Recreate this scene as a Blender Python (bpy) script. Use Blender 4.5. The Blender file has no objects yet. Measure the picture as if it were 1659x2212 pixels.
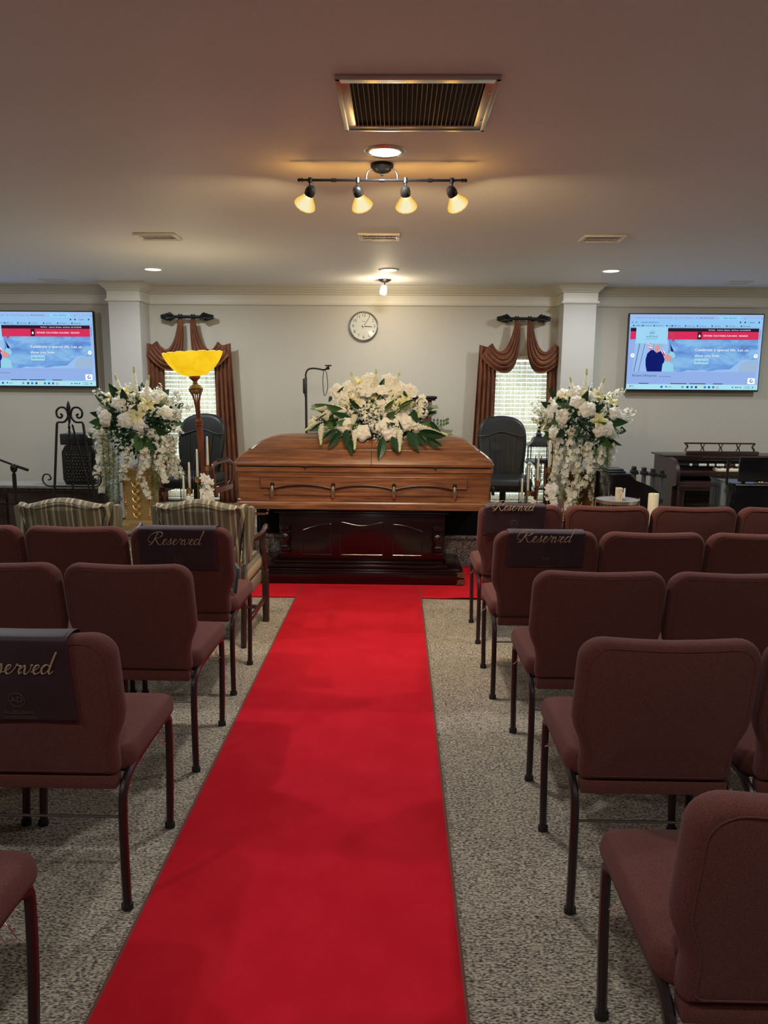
import bpy, bmesh, math, random
from mathutils import Vector, Matrix, noise
C = bpy.context.scene.collection
S = bpy.context.scene
PI = math.pi
R = math.radians

# ------------------------------------------------------------------ camera
cam_d = bpy.data.cameras.new('camera')
cam = bpy.data.objects.new('camera', cam_d); C.objects.link(cam); S.camera = cam
cam_d.sensor_fit = 'VERTICAL'; cam_d.sensor_height = 24.0
cam_d.lens = 24.0 * 1600 / 2212
cam_d.clip_start = 0.05
_p, _y, _r = math.atan(266 / 1600), 0.01757, 0.0075
_f = Vector((-math.sin(_y) * math.cos(_p), math.cos(_y) * math.cos(_p), -math.sin(_p)))
_x = Vector((math.cos(_y), math.sin(_y), 0)); _u = _x.cross(_f)
_x2 = _x * math.cos(_r) + _u * math.sin(_r); _u2 = -_x * math.sin(_r) + _u * math.cos(_r)
_m = Matrix((_x2, _u2, -_f)).transposed().to_4x4()
cam.matrix_world = Matrix.Translation((0, 0, 1.5)) @ _m

# ------------------------------------------------------------------ world, exposure
W = bpy.data.worlds.new('World'); S.world = W; W.use_nodes = True
W.node_tree.nodes['Background'].inputs[0].default_value = (0.80, 0.90, 1.0, 1)
W.node_tree.nodes['Background'].inputs[1].default_value = 3.3
S.view_settings.view_transform = 'Standard'; S.view_settings.look = 'None'
S.view_settings.gamma = 1; S.view_settings.use_curve_mapping = False
EXPO = 0.80
S.view_settings.exposure = EXPO
EK_ = 2 ** -EXPO       # glowing surfaces are set for their look at this exposure
DOWNLIGHT_W = 16.5      # each recessed ceiling light
TRACK_W = 18.0           # each head of the track light
SPOT_W = 5.0
CEIL = 2.56
WALL = 8.1
PLAT = 0.25

# ------------------------------------------------------------------ materials
def mat(name, col, rough=0.5, metal=0.0, spec=0.5, **k):
    m = bpy.data.materials.new(name); m.use_nodes = True
    b = m.node_tree.nodes['Principled BSDF']
    b.inputs['Base Color'].default_value = (*col, 1)
    b.inputs['Roughness'].default_value = rough
    b.inputs['Metallic'].default_value = metal
    b.inputs['Specular IOR Level'].default_value = spec
    for a, v in k.items():
        b.inputs[a.replace('_', ' ')].default_value = v
    return m
def nodes(m):
    t = m.node_tree
    return t, t.nodes, t.links, t.nodes['Principled BSDF']
def coords(t, scale=(1, 1, 1), kind='Object', rot=(0, 0, 0)):
    c = t.nodes.new('ShaderNodeTexCoord'); mp = t.nodes.new('ShaderNodeMapping')
    mp.inputs['Scale'].default_value = scale; mp.inputs['Rotation'].default_value = rot
    t.links.new(c.outputs[kind], mp.inputs['Vector'])
    return mp.outputs[0]
def ramp(t, fac, stops, interp='LINEAR'):
    r = t.nodes.new('ShaderNodeValToRGB'); r.color_ramp.interpolation = interp
    els = r.color_ramp.elements
    while len(els) < len(stops): els.new(0.5)
    for e, (p, c) in zip(els, stops):
        e.position = p; e.color = (*c, 1)
    t.links.new(fac, r.inputs[0])
    return r.outputs[0]
def noise_tex(t, vec, scale, detail=3, rough=0.5, dist=0.0):
    n = t.nodes.new('ShaderNodeTexNoise'); n.inputs['Scale'].default_value = scale
    n.inputs['Detail'].default_value = detail; n.inputs['Roughness'].default_value = rough
    n.inputs['Distortion'].default_value = dist
    t.links.new(vec, n.inputs['Vector'])
    return n.outputs[0]
def bump(t, h, strength=0.3, dist=0.01):
    b = t.nodes.new('ShaderNodeBump'); b.inputs['Strength'].default_value = strength
    b.inputs['Distance'].default_value = dist
    t.links.new(h, b.inputs['Height'])
    t.links.new(b.outputs[0], t.nodes['Principled BSDF'].inputs['Normal'])
def math_n(t, op, a, b=None, v=None):
    n = t.nodes.new('ShaderNodeMath'); n.operation = op
    t.links.new(a, n.inputs[0])
    if b is not None: t.links.new(b, n.inputs[1])
    elif v is not None: n.inputs[1].default_value = v
    return n.outputs[0]

def noisy(name, c1, c2, scale, rough=0.8, bstr=0.2, bd=0.002, mscale=(1, 1, 1), spec=0.3, detail=4, lo=.35, hi=.65, kind='Object', **k):
    m = mat(name, c1, rough, 0, spec, **k)
    t, n, l, b = nodes(m)
    v = coords(t, mscale, kind)
    f = noise_tex(t, v, scale, detail, 0.6)
    l.new(ramp(t, f, [(lo, c1), (hi, c2)]), b.inputs['Base Color'])
    if bstr: bump(t, f, bstr, bd)
    return m

M = {}
M['wall'] = noisy('wall_paint', (.435, .414, .352), (.458, .434, .370), 60, .75, .15, .001)
M['trim'] = mat('trim_paint', (.57, .55, .48), .45)
M['column'] = mat('column_paint', (.425, .412, .378), .6)
M['ceiling'] = noisy('ceiling_paint', (.73, .74, .76), (.75, .76, .78), 35, .6, .35, .002, detail=6)
M['fabric'] = noisy('burgundy_weave', (.072, .0195, .0145), (.132, .039, .027), 420, .95, .3, .0006, detail=2, Sheen_Weight=.04, Sheen_Roughness=.5)
M['chair_metal'] = mat('plum_metal', (.030, .016, .016), .35, .35)
M['black_rubber'] = mat('black_rubber', (.01, .01, .01), .6)
M['steel'] = mat('steel', (.6, .6, .6), .25, 1)
M['darkwire'] = mat('dark_wire', (.12, .10, .09), .35, .8)
M['cover'] = noisy('plum_satin', (.024, .0075, .012), (.034, .011, .016), 30, .62, .15, .002, spec=.5)
M['cover_text'] = mat('gold_print', (.42, .31, .18), .5, .2)
M['cover_text_dim'] = mat('dull_gold_print', (.12, .075, .06), .5, .1)
M['iron'] = mat('black_iron', (.014, .014, .014), .45, .5)
M['bronze'] = mat('dark_bronze', (.016, .014, .012), .35, .5)
M['bronze_light'] = mat('brushed_bronze', (.07, .06, .05), .4, .7)
M['black'] = mat('black_plastic', (.012, .012, .013), .45)
M['gloss_black'] = mat('piano_black', (.006, .006, .008), .12)
M['black_cloth'] = noisy('black_cloth', (.004, .004, .004), (.008, .008, .008), 200, .95, .2)
M['leather'] = noisy('black_leather', (.008, .009, .009), (.014, .015, .014), 300, .42, .3, .0008)
M['mahog'] = noisy('mahogany', (.085, .018, .012), (.12, .028, .018), 12, .25, 0, mscale=(8, 8, 1), Coat_Weight=.4, Coat_Roughness=.15)
M['white_wax'] = mat('white_wax', (.85, .82, .74), .5, 0, .4, Subsurface_Weight=.0)
M['ivory_wax'] = mat('ivory_wax', (.80, .74, .50), .5, 0, .4)
M['gold'] = noisy('antique_gold', (.55, .36, .12), (.36, .22, .07), 25, .35, .5, .006, Metallic=.75) if False else mat('antique_gold', (.52, .36, .15), .38, .7)
M['gold_leaf'] = mat('gold_relief', (.62, .40, .14), .3, .85)
M['brass'] = mat('brass', (.62, .42, .16), .28, 1)
M['pewter'] = mat('pewter_gold', (.60, .52, .36), .28, 1)
M['porcelain'] = mat('white_porcelain', (.75, .75, .73), .2)
M['glass'] = mat('clear_glass', (1, 1, 1), .02, 0, .5)
M['white'] = mat('white_plastic', (.75, .74, .70), .4)
M['key_white'] = mat('key_ivory', (.72, .64, .44), .3)
M['clock_face'] = mat('clock_face', (.60, .58, .52), .6)
M['ink'] = mat('ink', (.02, .02, .02), .5)
M['chrome'] = mat('satin_nickel', (.62, .60, .56), .3, 1)
M['duct'] = mat('duct_dark', (.02, .02, .02), .8)
M['slat'] = mat('slat_metal', (.22, .21, .20), .4, .6)
def petalm(name, col):
    m = mat(name, col, .6, 0, .3); t, n, l, b = nodes(m)
    tl = n.new('ShaderNodeBsdfTranslucent'); tl.inputs[0].default_value = (*col, 1)
    mx = n.new('ShaderNodeMixShader'); mx.inputs[0].default_value = .30
    l.new(b.outputs[0], mx.inputs[1]); l.new(tl.outputs[0], mx.inputs[2]); l.new(mx.outputs[0], n['Material Output'].inputs[0])
    return m
M['rose'] = petalm('rose_petal', (.93, .91, .83))
M['floret'] = petalm('floret_white', (.90, .89, .78))
M['lily'] = petalm('lily_cream', (.92, .88, .52))
M['bud'] = mat('green_bud', (.55, .62, .32), .6)
M['leaf'] = noisy('leaf_dark', (.008, .035, .014), (.016, .06, .022), 30, .4, 0)
M['leaf_mid'] = noisy('leaf_green', (.04, .11, .03), (.07, .16, .045), 30, .5, 0)
M['fern'] = mat('fern_green', (.11, .17, .04), .6)
M['stamen'] = mat('stamen', (.65, .50, .08), .6)
M['table_top'] = mat('table_stone', (.35, .34, .34), .3)
M['card'] = mat('card', (.70, .60, .42), .7)
M['grille_cloth'] = noisy('speaker_cloth', (.018, .012, .009), (.05, .035, .025), 260, .95, .2)

def glass_mat():
    m = M['glass']; t = m.node_tree; b = t.nodes['Principled BSDF']; out = t.nodes['Material Output']
    tr = t.nodes.new('ShaderNodeBsdfTransparent'); tr.inputs[0].default_value = (.93, .95, .94, 1)
    gl = t.nodes.new('ShaderNodeBsdfGlossy'); gl.inputs['Roughness'].default_value = .03
    fr = t.nodes.new('ShaderNodeFresnel'); fr.inputs[0].default_value = 1.35
    mx = t.nodes.new('ShaderNodeMixShader')
    t.links.new(fr.outputs[0], mx.inputs[0]); t.links.new(tr.outputs[0], mx.inputs[1]); t.links.new(gl.outputs[0], mx.inputs[2])
    t.links.new(mx.outputs[0], out.inputs[0]); t.nodes.remove(b)
glass_mat()

def emis(name, col, s):
    m = bpy.data.materials.new(name); m.use_nodes = True; t = m.node_tree
    t.nodes.remove(t.nodes['Principled BSDF'])
    e = t.nodes.new('ShaderNodeEmission'); e.inputs[0].default_value = (*col, 1); e.inputs[1].default_value = s * EK_
    t.links.new(e.outputs[0], t.nodes['Material Output'].inputs[0])
    return m
M['led'] = emis('led_lens', (.88, .95, 1.0), 6)
M['bulb'] = emis('warm_bulb', (1.0, .85, .6), 8)

def wood(name, c1, c2, c3, sc=3.0, stretch=(1, 12, 12), rough=.35, coat=.3):
    m = mat(name, c1, rough, 0, .5, Coat_Weight=coat, Coat_Roughness=.2)
    t, n, l, b = nodes(m)
    v = coords(t, stretch)
    f = noise_tex(t, v, sc, 6, .65, .6)
    l.new(ramp(t, f, [(.30, c1), (.5, c2), (.68, c3)]), b.inputs['Base Color'])
    return m
M['casket'] = wood('casket_walnut', (.085, .032, .015), (.20, .078, .032), (.34, .145, .060), 2.2, (1.1, 11, 16), .33, .35)
M['bier'] = wood('cherry_lacquer', (.006, .0015, .0017), (.010, .0020, .0024), (.014, .003, .0034), 3, (1, 8, 8), .20, .12)
M['organ'] = wood('organ_walnut', (.014, .0045, .0035), (.024, .008, .006), (.036, .013, .009), 3, (1, 8, 8), .35, .2)
M['sideboard'] = wood('dark_walnut', (.012, .006, .006), (.022, .010, .010), (.032, .014, .013), 3, (1, 8, 8), .3, .3)
M['chairwood'] = wood('armchair_wood', (.022, .010, .008), (.035, .016, .012), (.05, .022, .016), 4, (8, 8, 1), .3, .3)
M['marble'] = noisy('grey_marble', (.16, .155, .15), (.26, .25, .245), 4, .15, 0, mscale=(1, 4, 1))
M['bronzewood'] = noisy('lamp_bronze', (.13, .032, .015), (.20, .055, .024), 20, .3, 0, mscale=(1, 1, .2))

def carpet():
    m = mat('loop_carpet', (.2, .18, .15), .98, 0, .1)
    t, n, l, b = nodes(m)
    w = n.new('ShaderNodeTexVoronoi'); w.inputs['Scale'].default_value = 1.0
    l.new(coords(t, (120, 230, 120)), w.inputs['Vector'])
    f1 = noise_tex(t, coords(t, (95, 210, 95)), 1.0, 1, .5, .3)
    f2 = noise_tex(t, coords(t), 6, 3, .6)
    f3 = noise_tex(t, coords(t, (22, 100, 22)), 1.0, 2, .5)
    s = math_n(t, 'MULTIPLY', w.outputs['Color'], v=.0) if False else math_n(t, 'MULTIPLY', w.outputs['Distance'], v=-.16)
    s = math_n(t, 'ADD', s, f1)
    s = math_n(t, 'ADD', s, math_n(t, 'MULTIPLY', f2, v=.12))
    s = math_n(t, 'ADD', s, math_n(t, 'MULTIPLY', f3, v=.35))
    l.new(ramp(t, s, [(.43, (.060, .042, .036)), (.56, (.17, .135, .108)), (.68, (.34, .285, .210)), (.80, (.50, .425, .305))]), b.inputs['Base Color'])
    bump(t, s, .7, .004)
    return m
M['carpet'] = carpet()
def riser_carpet():
    m = M['carpet'].copy(); m.name = 'loop_carpet_dark'; return m
M['runner'] = noisy('red_runner', (.47, .007, .016), (.53, .011, .021), 5, .98, 0, spec=.1, detail=5)
_t, _n, _l, _b = nodes(M['runner']); bump(_t, noise_tex(_t, coords(_t), 420, 2), .5, .002)
M['runner_edge'] = mat('runner_binding', (.16, .035, .022), .9)

def velvet():
    m = noisy('rust_velvet', (.085, .027, .013), (.17, .060, .026), 5, .75, .3, .004, mscale=(3, 3, 1), detail=5, Sheen_Weight=.10, Sheen_Roughness=.4)
    b = m.node_tree.nodes['Principled BSDF']; b.inputs['Sheen Tint'].default_value = (1, .6, .4, 1)
    return m
M['velvet'] = velvet()
def sheer():
    m = bpy.data.materials.new('sheer_cloth'); m.use_nodes = True; t = m.node_tree
    t.nodes.remove(t.nodes['Principled BSDF'])
    tr = t.nodes.new('ShaderNodeBsdfTransparent'); tl = t.nodes.new('ShaderNodeBsdfTranslucent'); df = t.nodes.new('ShaderNodeBsdfDiffuse')
    for q in (tl, df): q.inputs[0].default_value = (.78, .68, .42, 1)
    tr.inputs[0].default_value = (1, .98, .90, 1)
    a = t.nodes.new('ShaderNodeMixShader'); a.inputs[0].default_value = .5
    t.links.new(tl.outputs[0], a.inputs[1]); t.links.new(df.outputs[0], a.inputs[2])
    mx = t.nodes.new('ShaderNodeMixShader')
    v = coords(t, (34, .01, .01)); f = noise_tex(t, v, 1.0, 2, .6)
    r = ramp(t, f, [(.40, (.15, .15, .15)), (.60, (.72, .72, .72))])
    t.links.new(r, mx.inputs[0]); t.links.new(tr.outputs[0], mx.inputs[1]); t.links.new(a.outputs[0], mx.inputs[2])
    t.links.new(mx.outputs[0], t.nodes['Material Output'].inputs[0])
    return m
M['sheer'] = sheer()
def blindm():
    m = bpy.data.materials.new('blind_slat'); m.use_nodes = True; t = m.node_tree
    t.nodes.remove(t.nodes['Principled BSDF'])
    tl = t.nodes.new('ShaderNodeBsdfTranslucent'); df = t.nodes.new('ShaderNodeBsdfDiffuse')
    for q in (tl, df): q.inputs[0].default_value = (.84, .86, .84, 1)
    a = t.nodes.new('ShaderNodeMixShader'); a.inputs[0].default_value = .45
    t.links.new(tl.outputs[0], a.inputs[1]); t.links.new(df.outputs[0], a.inputs[2])
    t.links.new(a.outputs[0], t.nodes['Material Output'].inputs[0])
    return m
M['blind'] = blindm()
def stripes():
    m = mat('striped_satin', (.2, .17, .1), .6, 0, .4)
    t, n, l, b = nodes(m)
    c = t.nodes.new('ShaderNodeTexCoord'); sp = t.nodes.new('ShaderNodeSeparateXYZ'); l.new(c.outputs['Object'], sp.inputs[0])
    x = math_n(t, 'MULTIPLY', sp.outputs[0], v=7.0); x = math_n(t, 'ADD', x, v=40.0); x = math_n(t, 'FRACT', x)
    r = ramp(t, x, [(0, (.125, .110, .062)), (.20, (.33, .27, .15)), (.27, (.16, .125, .082)), (.40, (.42, .35, .20)), (.46, (.10, .085, .055)),
                    (.60, (.19, .155, .095)), (.68, (.36, .30, .17)), (.76, (.115, .098, .062)), (.88, (.25, .205, .115)), (.95, (.14, .12, .07))], 'CONSTANT')
    l.new(r, b.inputs['Base Color'])
    bump(t, noise_tex(t, coords(t), 300, 2), .2, .001)
    return m
M['stripe'] = stripes()

# ------------------------------------------------------------------ mesh builder
class MB:
    def __init__(s): s.v = []; s.f = []; s.m = []; s.cur = 0
    def add(s, vs, fs):
        o = len(s.v); s.v += [tuple(p) for p in vs]
        for f in fs: s.f.append([i + o for i in f]); s.m.append(s.cur)
        return s
    def box(s, x0, x1, y0, y1, z0, z1, b=0.0, M_=None):
        if b <= 0:
            vs = [(x, y, z) for x in (x0, x1) for y in (y0, y1) for z in (z0, z1)]
            fs = [(0, 1, 3, 2), (4, 6, 7, 5), (0, 4, 5, 1), (2, 3, 7, 6), (0, 2, 6, 4), (1, 5, 7, 3)]
        else:
            bm = bmesh.new(); bmesh.ops.create_cube(bm, size=1)
            for v in bm.verts:
                v.co = Vector(((x0 + x1) / 2 + v.co.x * (x1 - x0), (y0 + y1) / 2 + v.co.y * (y1 - y0), (z0 + z1) / 2 + v.co.z * (z1 - z0)))
            bmesh.ops.bevel(bm, geom=bm.edges[:], offset=b, segments=2, affect='EDGES', profile=.5)
            bm.verts.index_update(); vs = [v.co.copy() for v in bm.verts]; fs = [[v.index for v in f.verts] for f in bm.faces]; bm.free()
        if M_ is not None: vs = [M_ @ Vector(p) for p in vs]
        return s.add(vs, fs)
    def lathe(s, prof, c=(0, 0, 0), n=24, a0=0, a1=2 * PI, M_=None, wob=None):
        full = abs(a1 - a0 - 2 * PI) < 1e-6; k = n if full else n + 1
        vs = []
        for (r, z) in prof:
            for i in range(k):
                a = a0 + (a1 - a0) * i / n
                rr = r * (wob(a) if wob else 1)
                vs.append(Vector((rr * math.cos(a), rr * math.sin(a), z)))
        if M_ is not None: vs = [M_ @ p for p in vs]
        vs = [Vector(c) + p for p in vs]
        fs = []
        for j in range(len(prof) - 1):
            for i in range(n):
                a = j * k + i; b2 = j * k + (i + 1) % k
                fs.append((a, b2, b2 + k, a + k))
        return s.add(vs, fs)
    def tube(s, pts, r, n=8, cap=True, sq=1.0, up=(0, 0, 1)):
        pts = [Vector(p) for p in pts]; N = len(pts); vs = []; prev = None
        for i, p in enumerate(pts):
            t = (pts[min(i + 1, N - 1)] - pts[max(i - 1, 0)]).normalized()
            if prev is None:
                u = Vector(up); u = u - t * u.dot(t)
                if u.length < 1e-3: u = Vector((1, 0, 0)) - t * t.x
            else: u = prev - t * prev.dot(t)
            if u.length < 1e-6: u = t.orthogonal()
            u.normalize(); w = t.cross(u); prev = u
            rr = r[i] if isinstance(r, (list, tuple)) else r
            for k in range(n):
                a = 2 * PI * (k + .5) / n
                vs.append(p + u * math.cos(a) * rr + w * math.sin(a) * rr * sq)
        fs = []
        for i in range(N - 1):
            for k in range(n):
                a = i * n + k; b = i * n + (k + 1) % n
                fs.append((a, b, b + n, a + n))
        if cap: fs.append(list(range(n))[::-1]); fs.append([(N - 1) * n + k for k in range(n)])
        return s.add(vs, fs)
    def prism(s, poly, d0, d1, plane='xz', M_=None):
        n = len(poly)
        def P(a, b, d): return {'xz': (a, d, b), 'xy': (a, b, d), 'yz': (d, a, b)}[plane]
        vs = [Vector(P(a, b, d0)) for a, b in poly] + [Vector(P(a, b, d1)) for a, b in poly]
        if M_ is not None: vs = [M_ @ p for p in vs]
        fs = [list(range(n)), list(range(n, 2 * n))[::-1]] + [(i, i + n, (i + 1) % n + n, (i + 1) % n) for i in range(n)]
        return s.add(vs, fs)
    def ball(s, c, rx, ry=None, rz=None, n=12, m=8, M_=None):
        ry = ry or rx; rz = rz or rx
        vs = []
        for j in range(m + 1):
            th = PI * j / m
            for i in range(n):
                a = 2 * PI * i / n
                vs.append(Vector((rx * math.sin(th) * math.cos(a), ry * math.sin(th) * math.sin(a), rz * math.cos(th))))
        if M_ is not None: vs = [M_ @ p for p in vs]
        vs = [Vector(c) + p for p in vs]
        fs = [(j * n + i, (j + 1) * n + i, (j + 1) * n + (i + 1) % n, j * n + (i + 1) % n) for j in range(m) for i in range(n)]
        return s.add(vs, fs)
    def grid(s, fn, nu, nv):
        vs = [fn(i / nu, j / nv) for i in range(nu + 1) for j in range(nv + 1)]
        k = nv + 1
        return s.add(vs, [(i * k + j, (i + 1) * k + j, (i + 1) * k + j + 1, i * k + j + 1) for i in range(nu) for j in range(nv)])
    def inflate(s, outl, T, edge, puff=0.0, seg=5, fn=None):
        """padded panel: outline (a,b) rounded over its edge to thickness T; fn maps (a,b,d) to xyz"""
        n = len(outl); O = [Vector(p) for p in outl]
        ar = sum(O[i].x * O[(i + 1) % n].y - O[(i + 1) % n].x * O[i].y for i in range(n))
        sg = 1 if ar > 0 else -1
        nr = []
        for i in range(n):
            t = (O[(i + 1) % n] - O[i - 1]).normalized(); nr.append(Vector((-t.y, t.x)) * sg)
        cen = sum(O, Vector((0, 0))) / n
        rings = []
        for sc in (.25, .6, .88):
            rings.append([(cen.lerp(O[i] + nr[i] * edge, sc), -T / 2 - puff * (1 - sc * sc)) for i in range(n)])
        for q in range(2 * seg + 1):
            a = -PI / 2 + PI * q / (2 * seg)
            rings.append([(O[i] + nr[i] * edge * (1 - math.cos(a)), T / 2 * math.sin(a)) for i in range(n)])
        for sc in (.88, .6, .25):
            rings.append([(cen.lerp(O[i] + nr[i] * edge, sc), T / 2 + puff * (1 - sc * sc)) for i in range(n)])
        vs = [fn(p.x, p.y, d) for rg in rings for p, d in rg]
        c0 = len(vs); vs.append(fn(cen.x, cen.y, -T / 2 - puff)); vs.append(fn(cen.x, cen.y, T / 2 + puff))
        fs = []
        for j in range(len(rings) - 1):
            for i in range(n):
                a = j * n + i; b = j * n + (i + 1) % n
                fs.append((a, b, b + n, a + n))
        L = (len(rings) - 1) * n
        for i in range(n):
            fs.append((c0, (i + 1) % n, i)); fs.append((c0 + 1, L + i, L + (i + 1) % n))
        return s.add(vs, fs)

ROOTLOC = {}
def link_mesh(name, mb, mats, parent=None, smooth=True, off=None, angle=35):
    me = bpy.data.meshes.new(name)
    off = Vector(off) if off is not None else Vector((0, 0, 0))
    me.from_pydata([tuple(Vector(p) - off) for p in mb.v], [], mb.f)
    if not isinstance(mats, (list, tuple)): mats = [mats]
    for m in mats: me.materials.append(M[m] if isinstance(m, str) else m)
    if len(mats) > 1:
        for p, k in zip(me.polygons, mb.m): p.material_index = k
    bm = bmesh.new(); bm.from_mesh(me); bmesh.ops.recalc_face_normals(bm, faces=bm.faces); bm.to_mesh(me); bm.free()
    if smooth:
        for p in me.polygons: p.use_smooth = True
        try: me.set_sharp_from_angle(angle=R(angle))
        except Exception: pass
    o = bpy.data.objects.new(name, me); C.objects.link(o)
    if parent is not None: o.parent = parent
    return o
def thing(name, label, cat, loc=(0, 0, 0), rz=0, group=None):
    o = bpy.data.objects.new(name, None); C.objects.link(o); o.empty_display_size = .05
    o.location = loc; o.rotation_euler = (0, 0, rz)
    o['label'] = label; o['category'] = cat
    if group: o['group'] = group
    ROOTLOC[o.name] = Vector(loc)
    return o
def rootoff(p):
    while p is not None and p.parent is not None: p = p.parent
    return ROOTLOC.get(p.name, Vector((0, 0, 0))) if p is not None else Vector((0, 0, 0))
def part(name, mb, m, parent, label=None, local=False, smooth=True, kind=None, angle=35):
    """mesh given in world coordinates unless local"""
    o = link_mesh(name, mb, m, parent, smooth, None if local else rootoff(parent), angle)
    if label: o['label'] = label
    if kind: o['kind'] = kind
    return o
def solo(name, mb, m, label, cat, group=None, smooth=True, base=None, kind=None):
    xs = [p[0] for p in mb.v]; ys = [p[1] for p in mb.v]; zs = [p[2] for p in mb.v]
    b = base or ((min(xs) + max(xs)) / 2, (min(ys) + max(ys)) / 2, min(zs))
    o = link_mesh(name, mb, m, None, smooth, b); o.location = b
    ROOTLOC[o.name] = Vector(b)
    o['label'] = label; o['category'] = cat
    if group: o['group'] = group
    if kind: o['kind'] = kind
    return o
def struct(name, mb, m, smooth=False, parent=None):
    o = link_mesh(name, mb, m, parent, smooth)
    o['kind'] = 'structure'
    return o
def copy_thing(root, loc, rz=None, label=None, group=None):
    r = root.copy(); C.objects.link(r); r.location = loc
    if rz is not None: r.rotation_euler = (0, 0, rz)
    if label: r['label'] = label
    if group: r['group'] = group
    ROOTLOC[r.name] = Vector(loc)
    for ch in list(root.children):
        c = ch.copy(); C.objects.link(c); c.parent = r
        for g in list(ch.children):
            d = g.copy(); C.objects.link(d); d.parent = c
    return r
def inst(name, src, parent, loc, rot=(0, 0, 0), sc=1.0):
    """another object sharing a mesh, placed in world coordinates under its root"""
    o = bpy.data.objects.new(name, src); C.objects.link(o); o.parent = parent
    o.location = Vector(loc) - rootoff(parent)
    o.rotation_euler = rot if not isinstance(rot, Matrix) else rot.to_euler()
    o.scale = (sc, sc, sc) if not isinstance(sc, (tuple, list)) else sc
    return o
def mesh_only(name, mb, mats, smooth=True):
    o = link_mesh(name, mb, mats, None, smooth); me = o.data; bpy.data.objects.remove(o); return me
def rrect(x0, x1, z0, z1, r, n=6):
    pts = []
    for cx, cz, a in ((x1 - r, z1 - r, 0), (x0 + r, z1 - r, 90), (x0 + r, z0 + r, 180), (x1 - r, z0 + r, 270)):
        for i in range(n + 1):
            t = R(a + 90 * i / n); pts.append((cx + r * math.cos(t), cz + r * math.sin(t)))
    return pts
def resample(pts, n, closed=False):
    P = [Vector(p) for p in pts]
    if closed: P.append(P[0])
    L = [0]
    for a, b in zip(P, P[1:]): L.append(L[-1] + (b - a).length)
    out = []; j = 0; cnt = n if closed else n - 1
    for i in range(n):
        t = L[-1] * i / cnt
        while j < len(L) - 2 and L[j + 1] < t: j += 1
        d = L[j + 1] - L[j]; out.append(P[j].lerp(P[j + 1], (t - L[j]) / d if d else 0))
    return out
def catmull(pts, k=6):
    P = [Vector(p) for p in pts]; P = [P[0]] + P + [P[-1]]; out = []
    for i in range(1, len(P) - 2):
        for j in range(k):
            t = j / k; a, b, c, d = P[i - 1:i + 3]
            out.append(.5 * ((2 * b) + (c - a) * t + (2 * a - 5 * b + 4 * c - d) * t * t + (3 * b - a - 3 * c + d) * t ** 3))
    out.append(P[-2]); return out
def bez(a, b, c, d, t):
    a, b, c, d = Vector(a), Vector(b), Vector(c), Vector(d); s = 1 - t
    return a * s ** 3 + b * 3 * s * s * t + c * 3 * s * t * t + d * t ** 3
def aim(d, roll=0.0):
    """rotation taking +Z to direction d"""
    q = Vector(d).normalized().to_track_quat('Z', 'Y')
    return (q.to_matrix() @ Matrix.Rotation(roll, 3, 'Z'))
TEXT_CACHE = {}
def text_geo(s, size, shear=0, font_w=1.0):
    """flat letters as (verts, faces) in the XY plane, centred in x"""
    k = (s, size, shear)
    if k in TEXT_CACHE: return TEXT_CACHE[k]
    cu = bpy.data.curves.new('t', 'FONT'); cu.body = s; cu.size = size; cu.align_x = 'CENTER'; cu.align_y = 'CENTER'; cu.shear = shear
    cu.resolution_u = 3
    o = bpy.data.objects.new('t', cu); C.objects.link(o)
    dg = bpy.context.evaluated_depsgraph_get(); me = bpy.data.meshes.new_from_object(o.evaluated_get(dg))
    vs = [v.co.copy() for v in me.vertices]; fs = [list(p.vertices) for p in me.polygons]
    bpy.data.objects.remove(o); bpy.data.curves.remove(cu); bpy.data.meshes.remove(me)
    TEXT_CACHE[k] = (vs, fs); return vs, fs
def put_text(mb, s, size, x, y, z, shear=0, width=None, tz=0.0):
    """letters standing in the XZ plane facing -Y, at centre x,z, at depth y"""
    vs, fs = text_geo(s, size, shear)
    sx = 1.0
    if width and vs:
        w = max(v.x for v in vs) - min(v.x for v in vs); sx = width / w if w else 1
    mb.add([(x + v.x * sx, y, z + v.y) for v in vs], fs)

def area_light(name, loc, w, size, col, rot=(0, 0, 0), parent=None, spread=180):
    d = bpy.data.lights.new(name, 'AREA'); d.shape = 'DISK'; d.size = size; d.energy = w; d.color = col; d.spread = R(spread)
    o = bpy.data.objects.new(name, d); C.objects.link(o); o.location = loc; o.rotation_euler = rot
    if parent is not None: o.parent = parent
    return o
def point_light(name, loc, w, r, col, parent=None):
    d = bpy.data.lights.new(name, 'POINT'); d.energy = w; d.color = col; d.shadow_soft_size = r
    o = bpy.data.objects.new(name, d); C.objects.link(o); o.location = loc
    if parent is not None: o.parent = parent
    return o

# ================================================================== the room
XL, XR, YB = -5.3, 5.1, -5.0
b = MB(); b.box(XL, XR, YB, WALL, -.1, 0); struct('floor', b, 'carpet')
b = MB(); b.box(-2.62, XR, 6.28, WALL, 0, PLAT); struct('platform', b, 'carpet')
b = MB(); b.box(-2.62, XR, 6.255, 6.28, PLAT - .022, PLAT + .002, .006); b.box(-2.645, -2.62, 6.255, WALL, PLAT - .022, PLAT + .002)
struct('trim_1', b, 'carpet')
b = MB(); b.box(XL, XR, YB, WALL + .25, CEIL, CEIL + .1); struct('ceiling', b, 'ceiling')
b = MB(); b.box(XL - .1, XL, YB, WALL, 0, CEIL); struct('wall_left', b, 'wall')
b = MB(); b.box(XR, XR + .1, YB, WALL, 0, CEIL); struct('wall_right', b, 'wall')
b = MB(); b.box(XL, XR, YB - .1, YB, 0, CEIL); struct('wall_rear', b, 'wall')
WIN = [(-2.62, -1.86), (.93, 1.69)]; WZ0, WZ1 = .29, 1.87
b = MB()
xs = [XL, WIN[0][0], WIN[0][1], WIN[1][0], WIN[1][1], XR]
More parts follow.
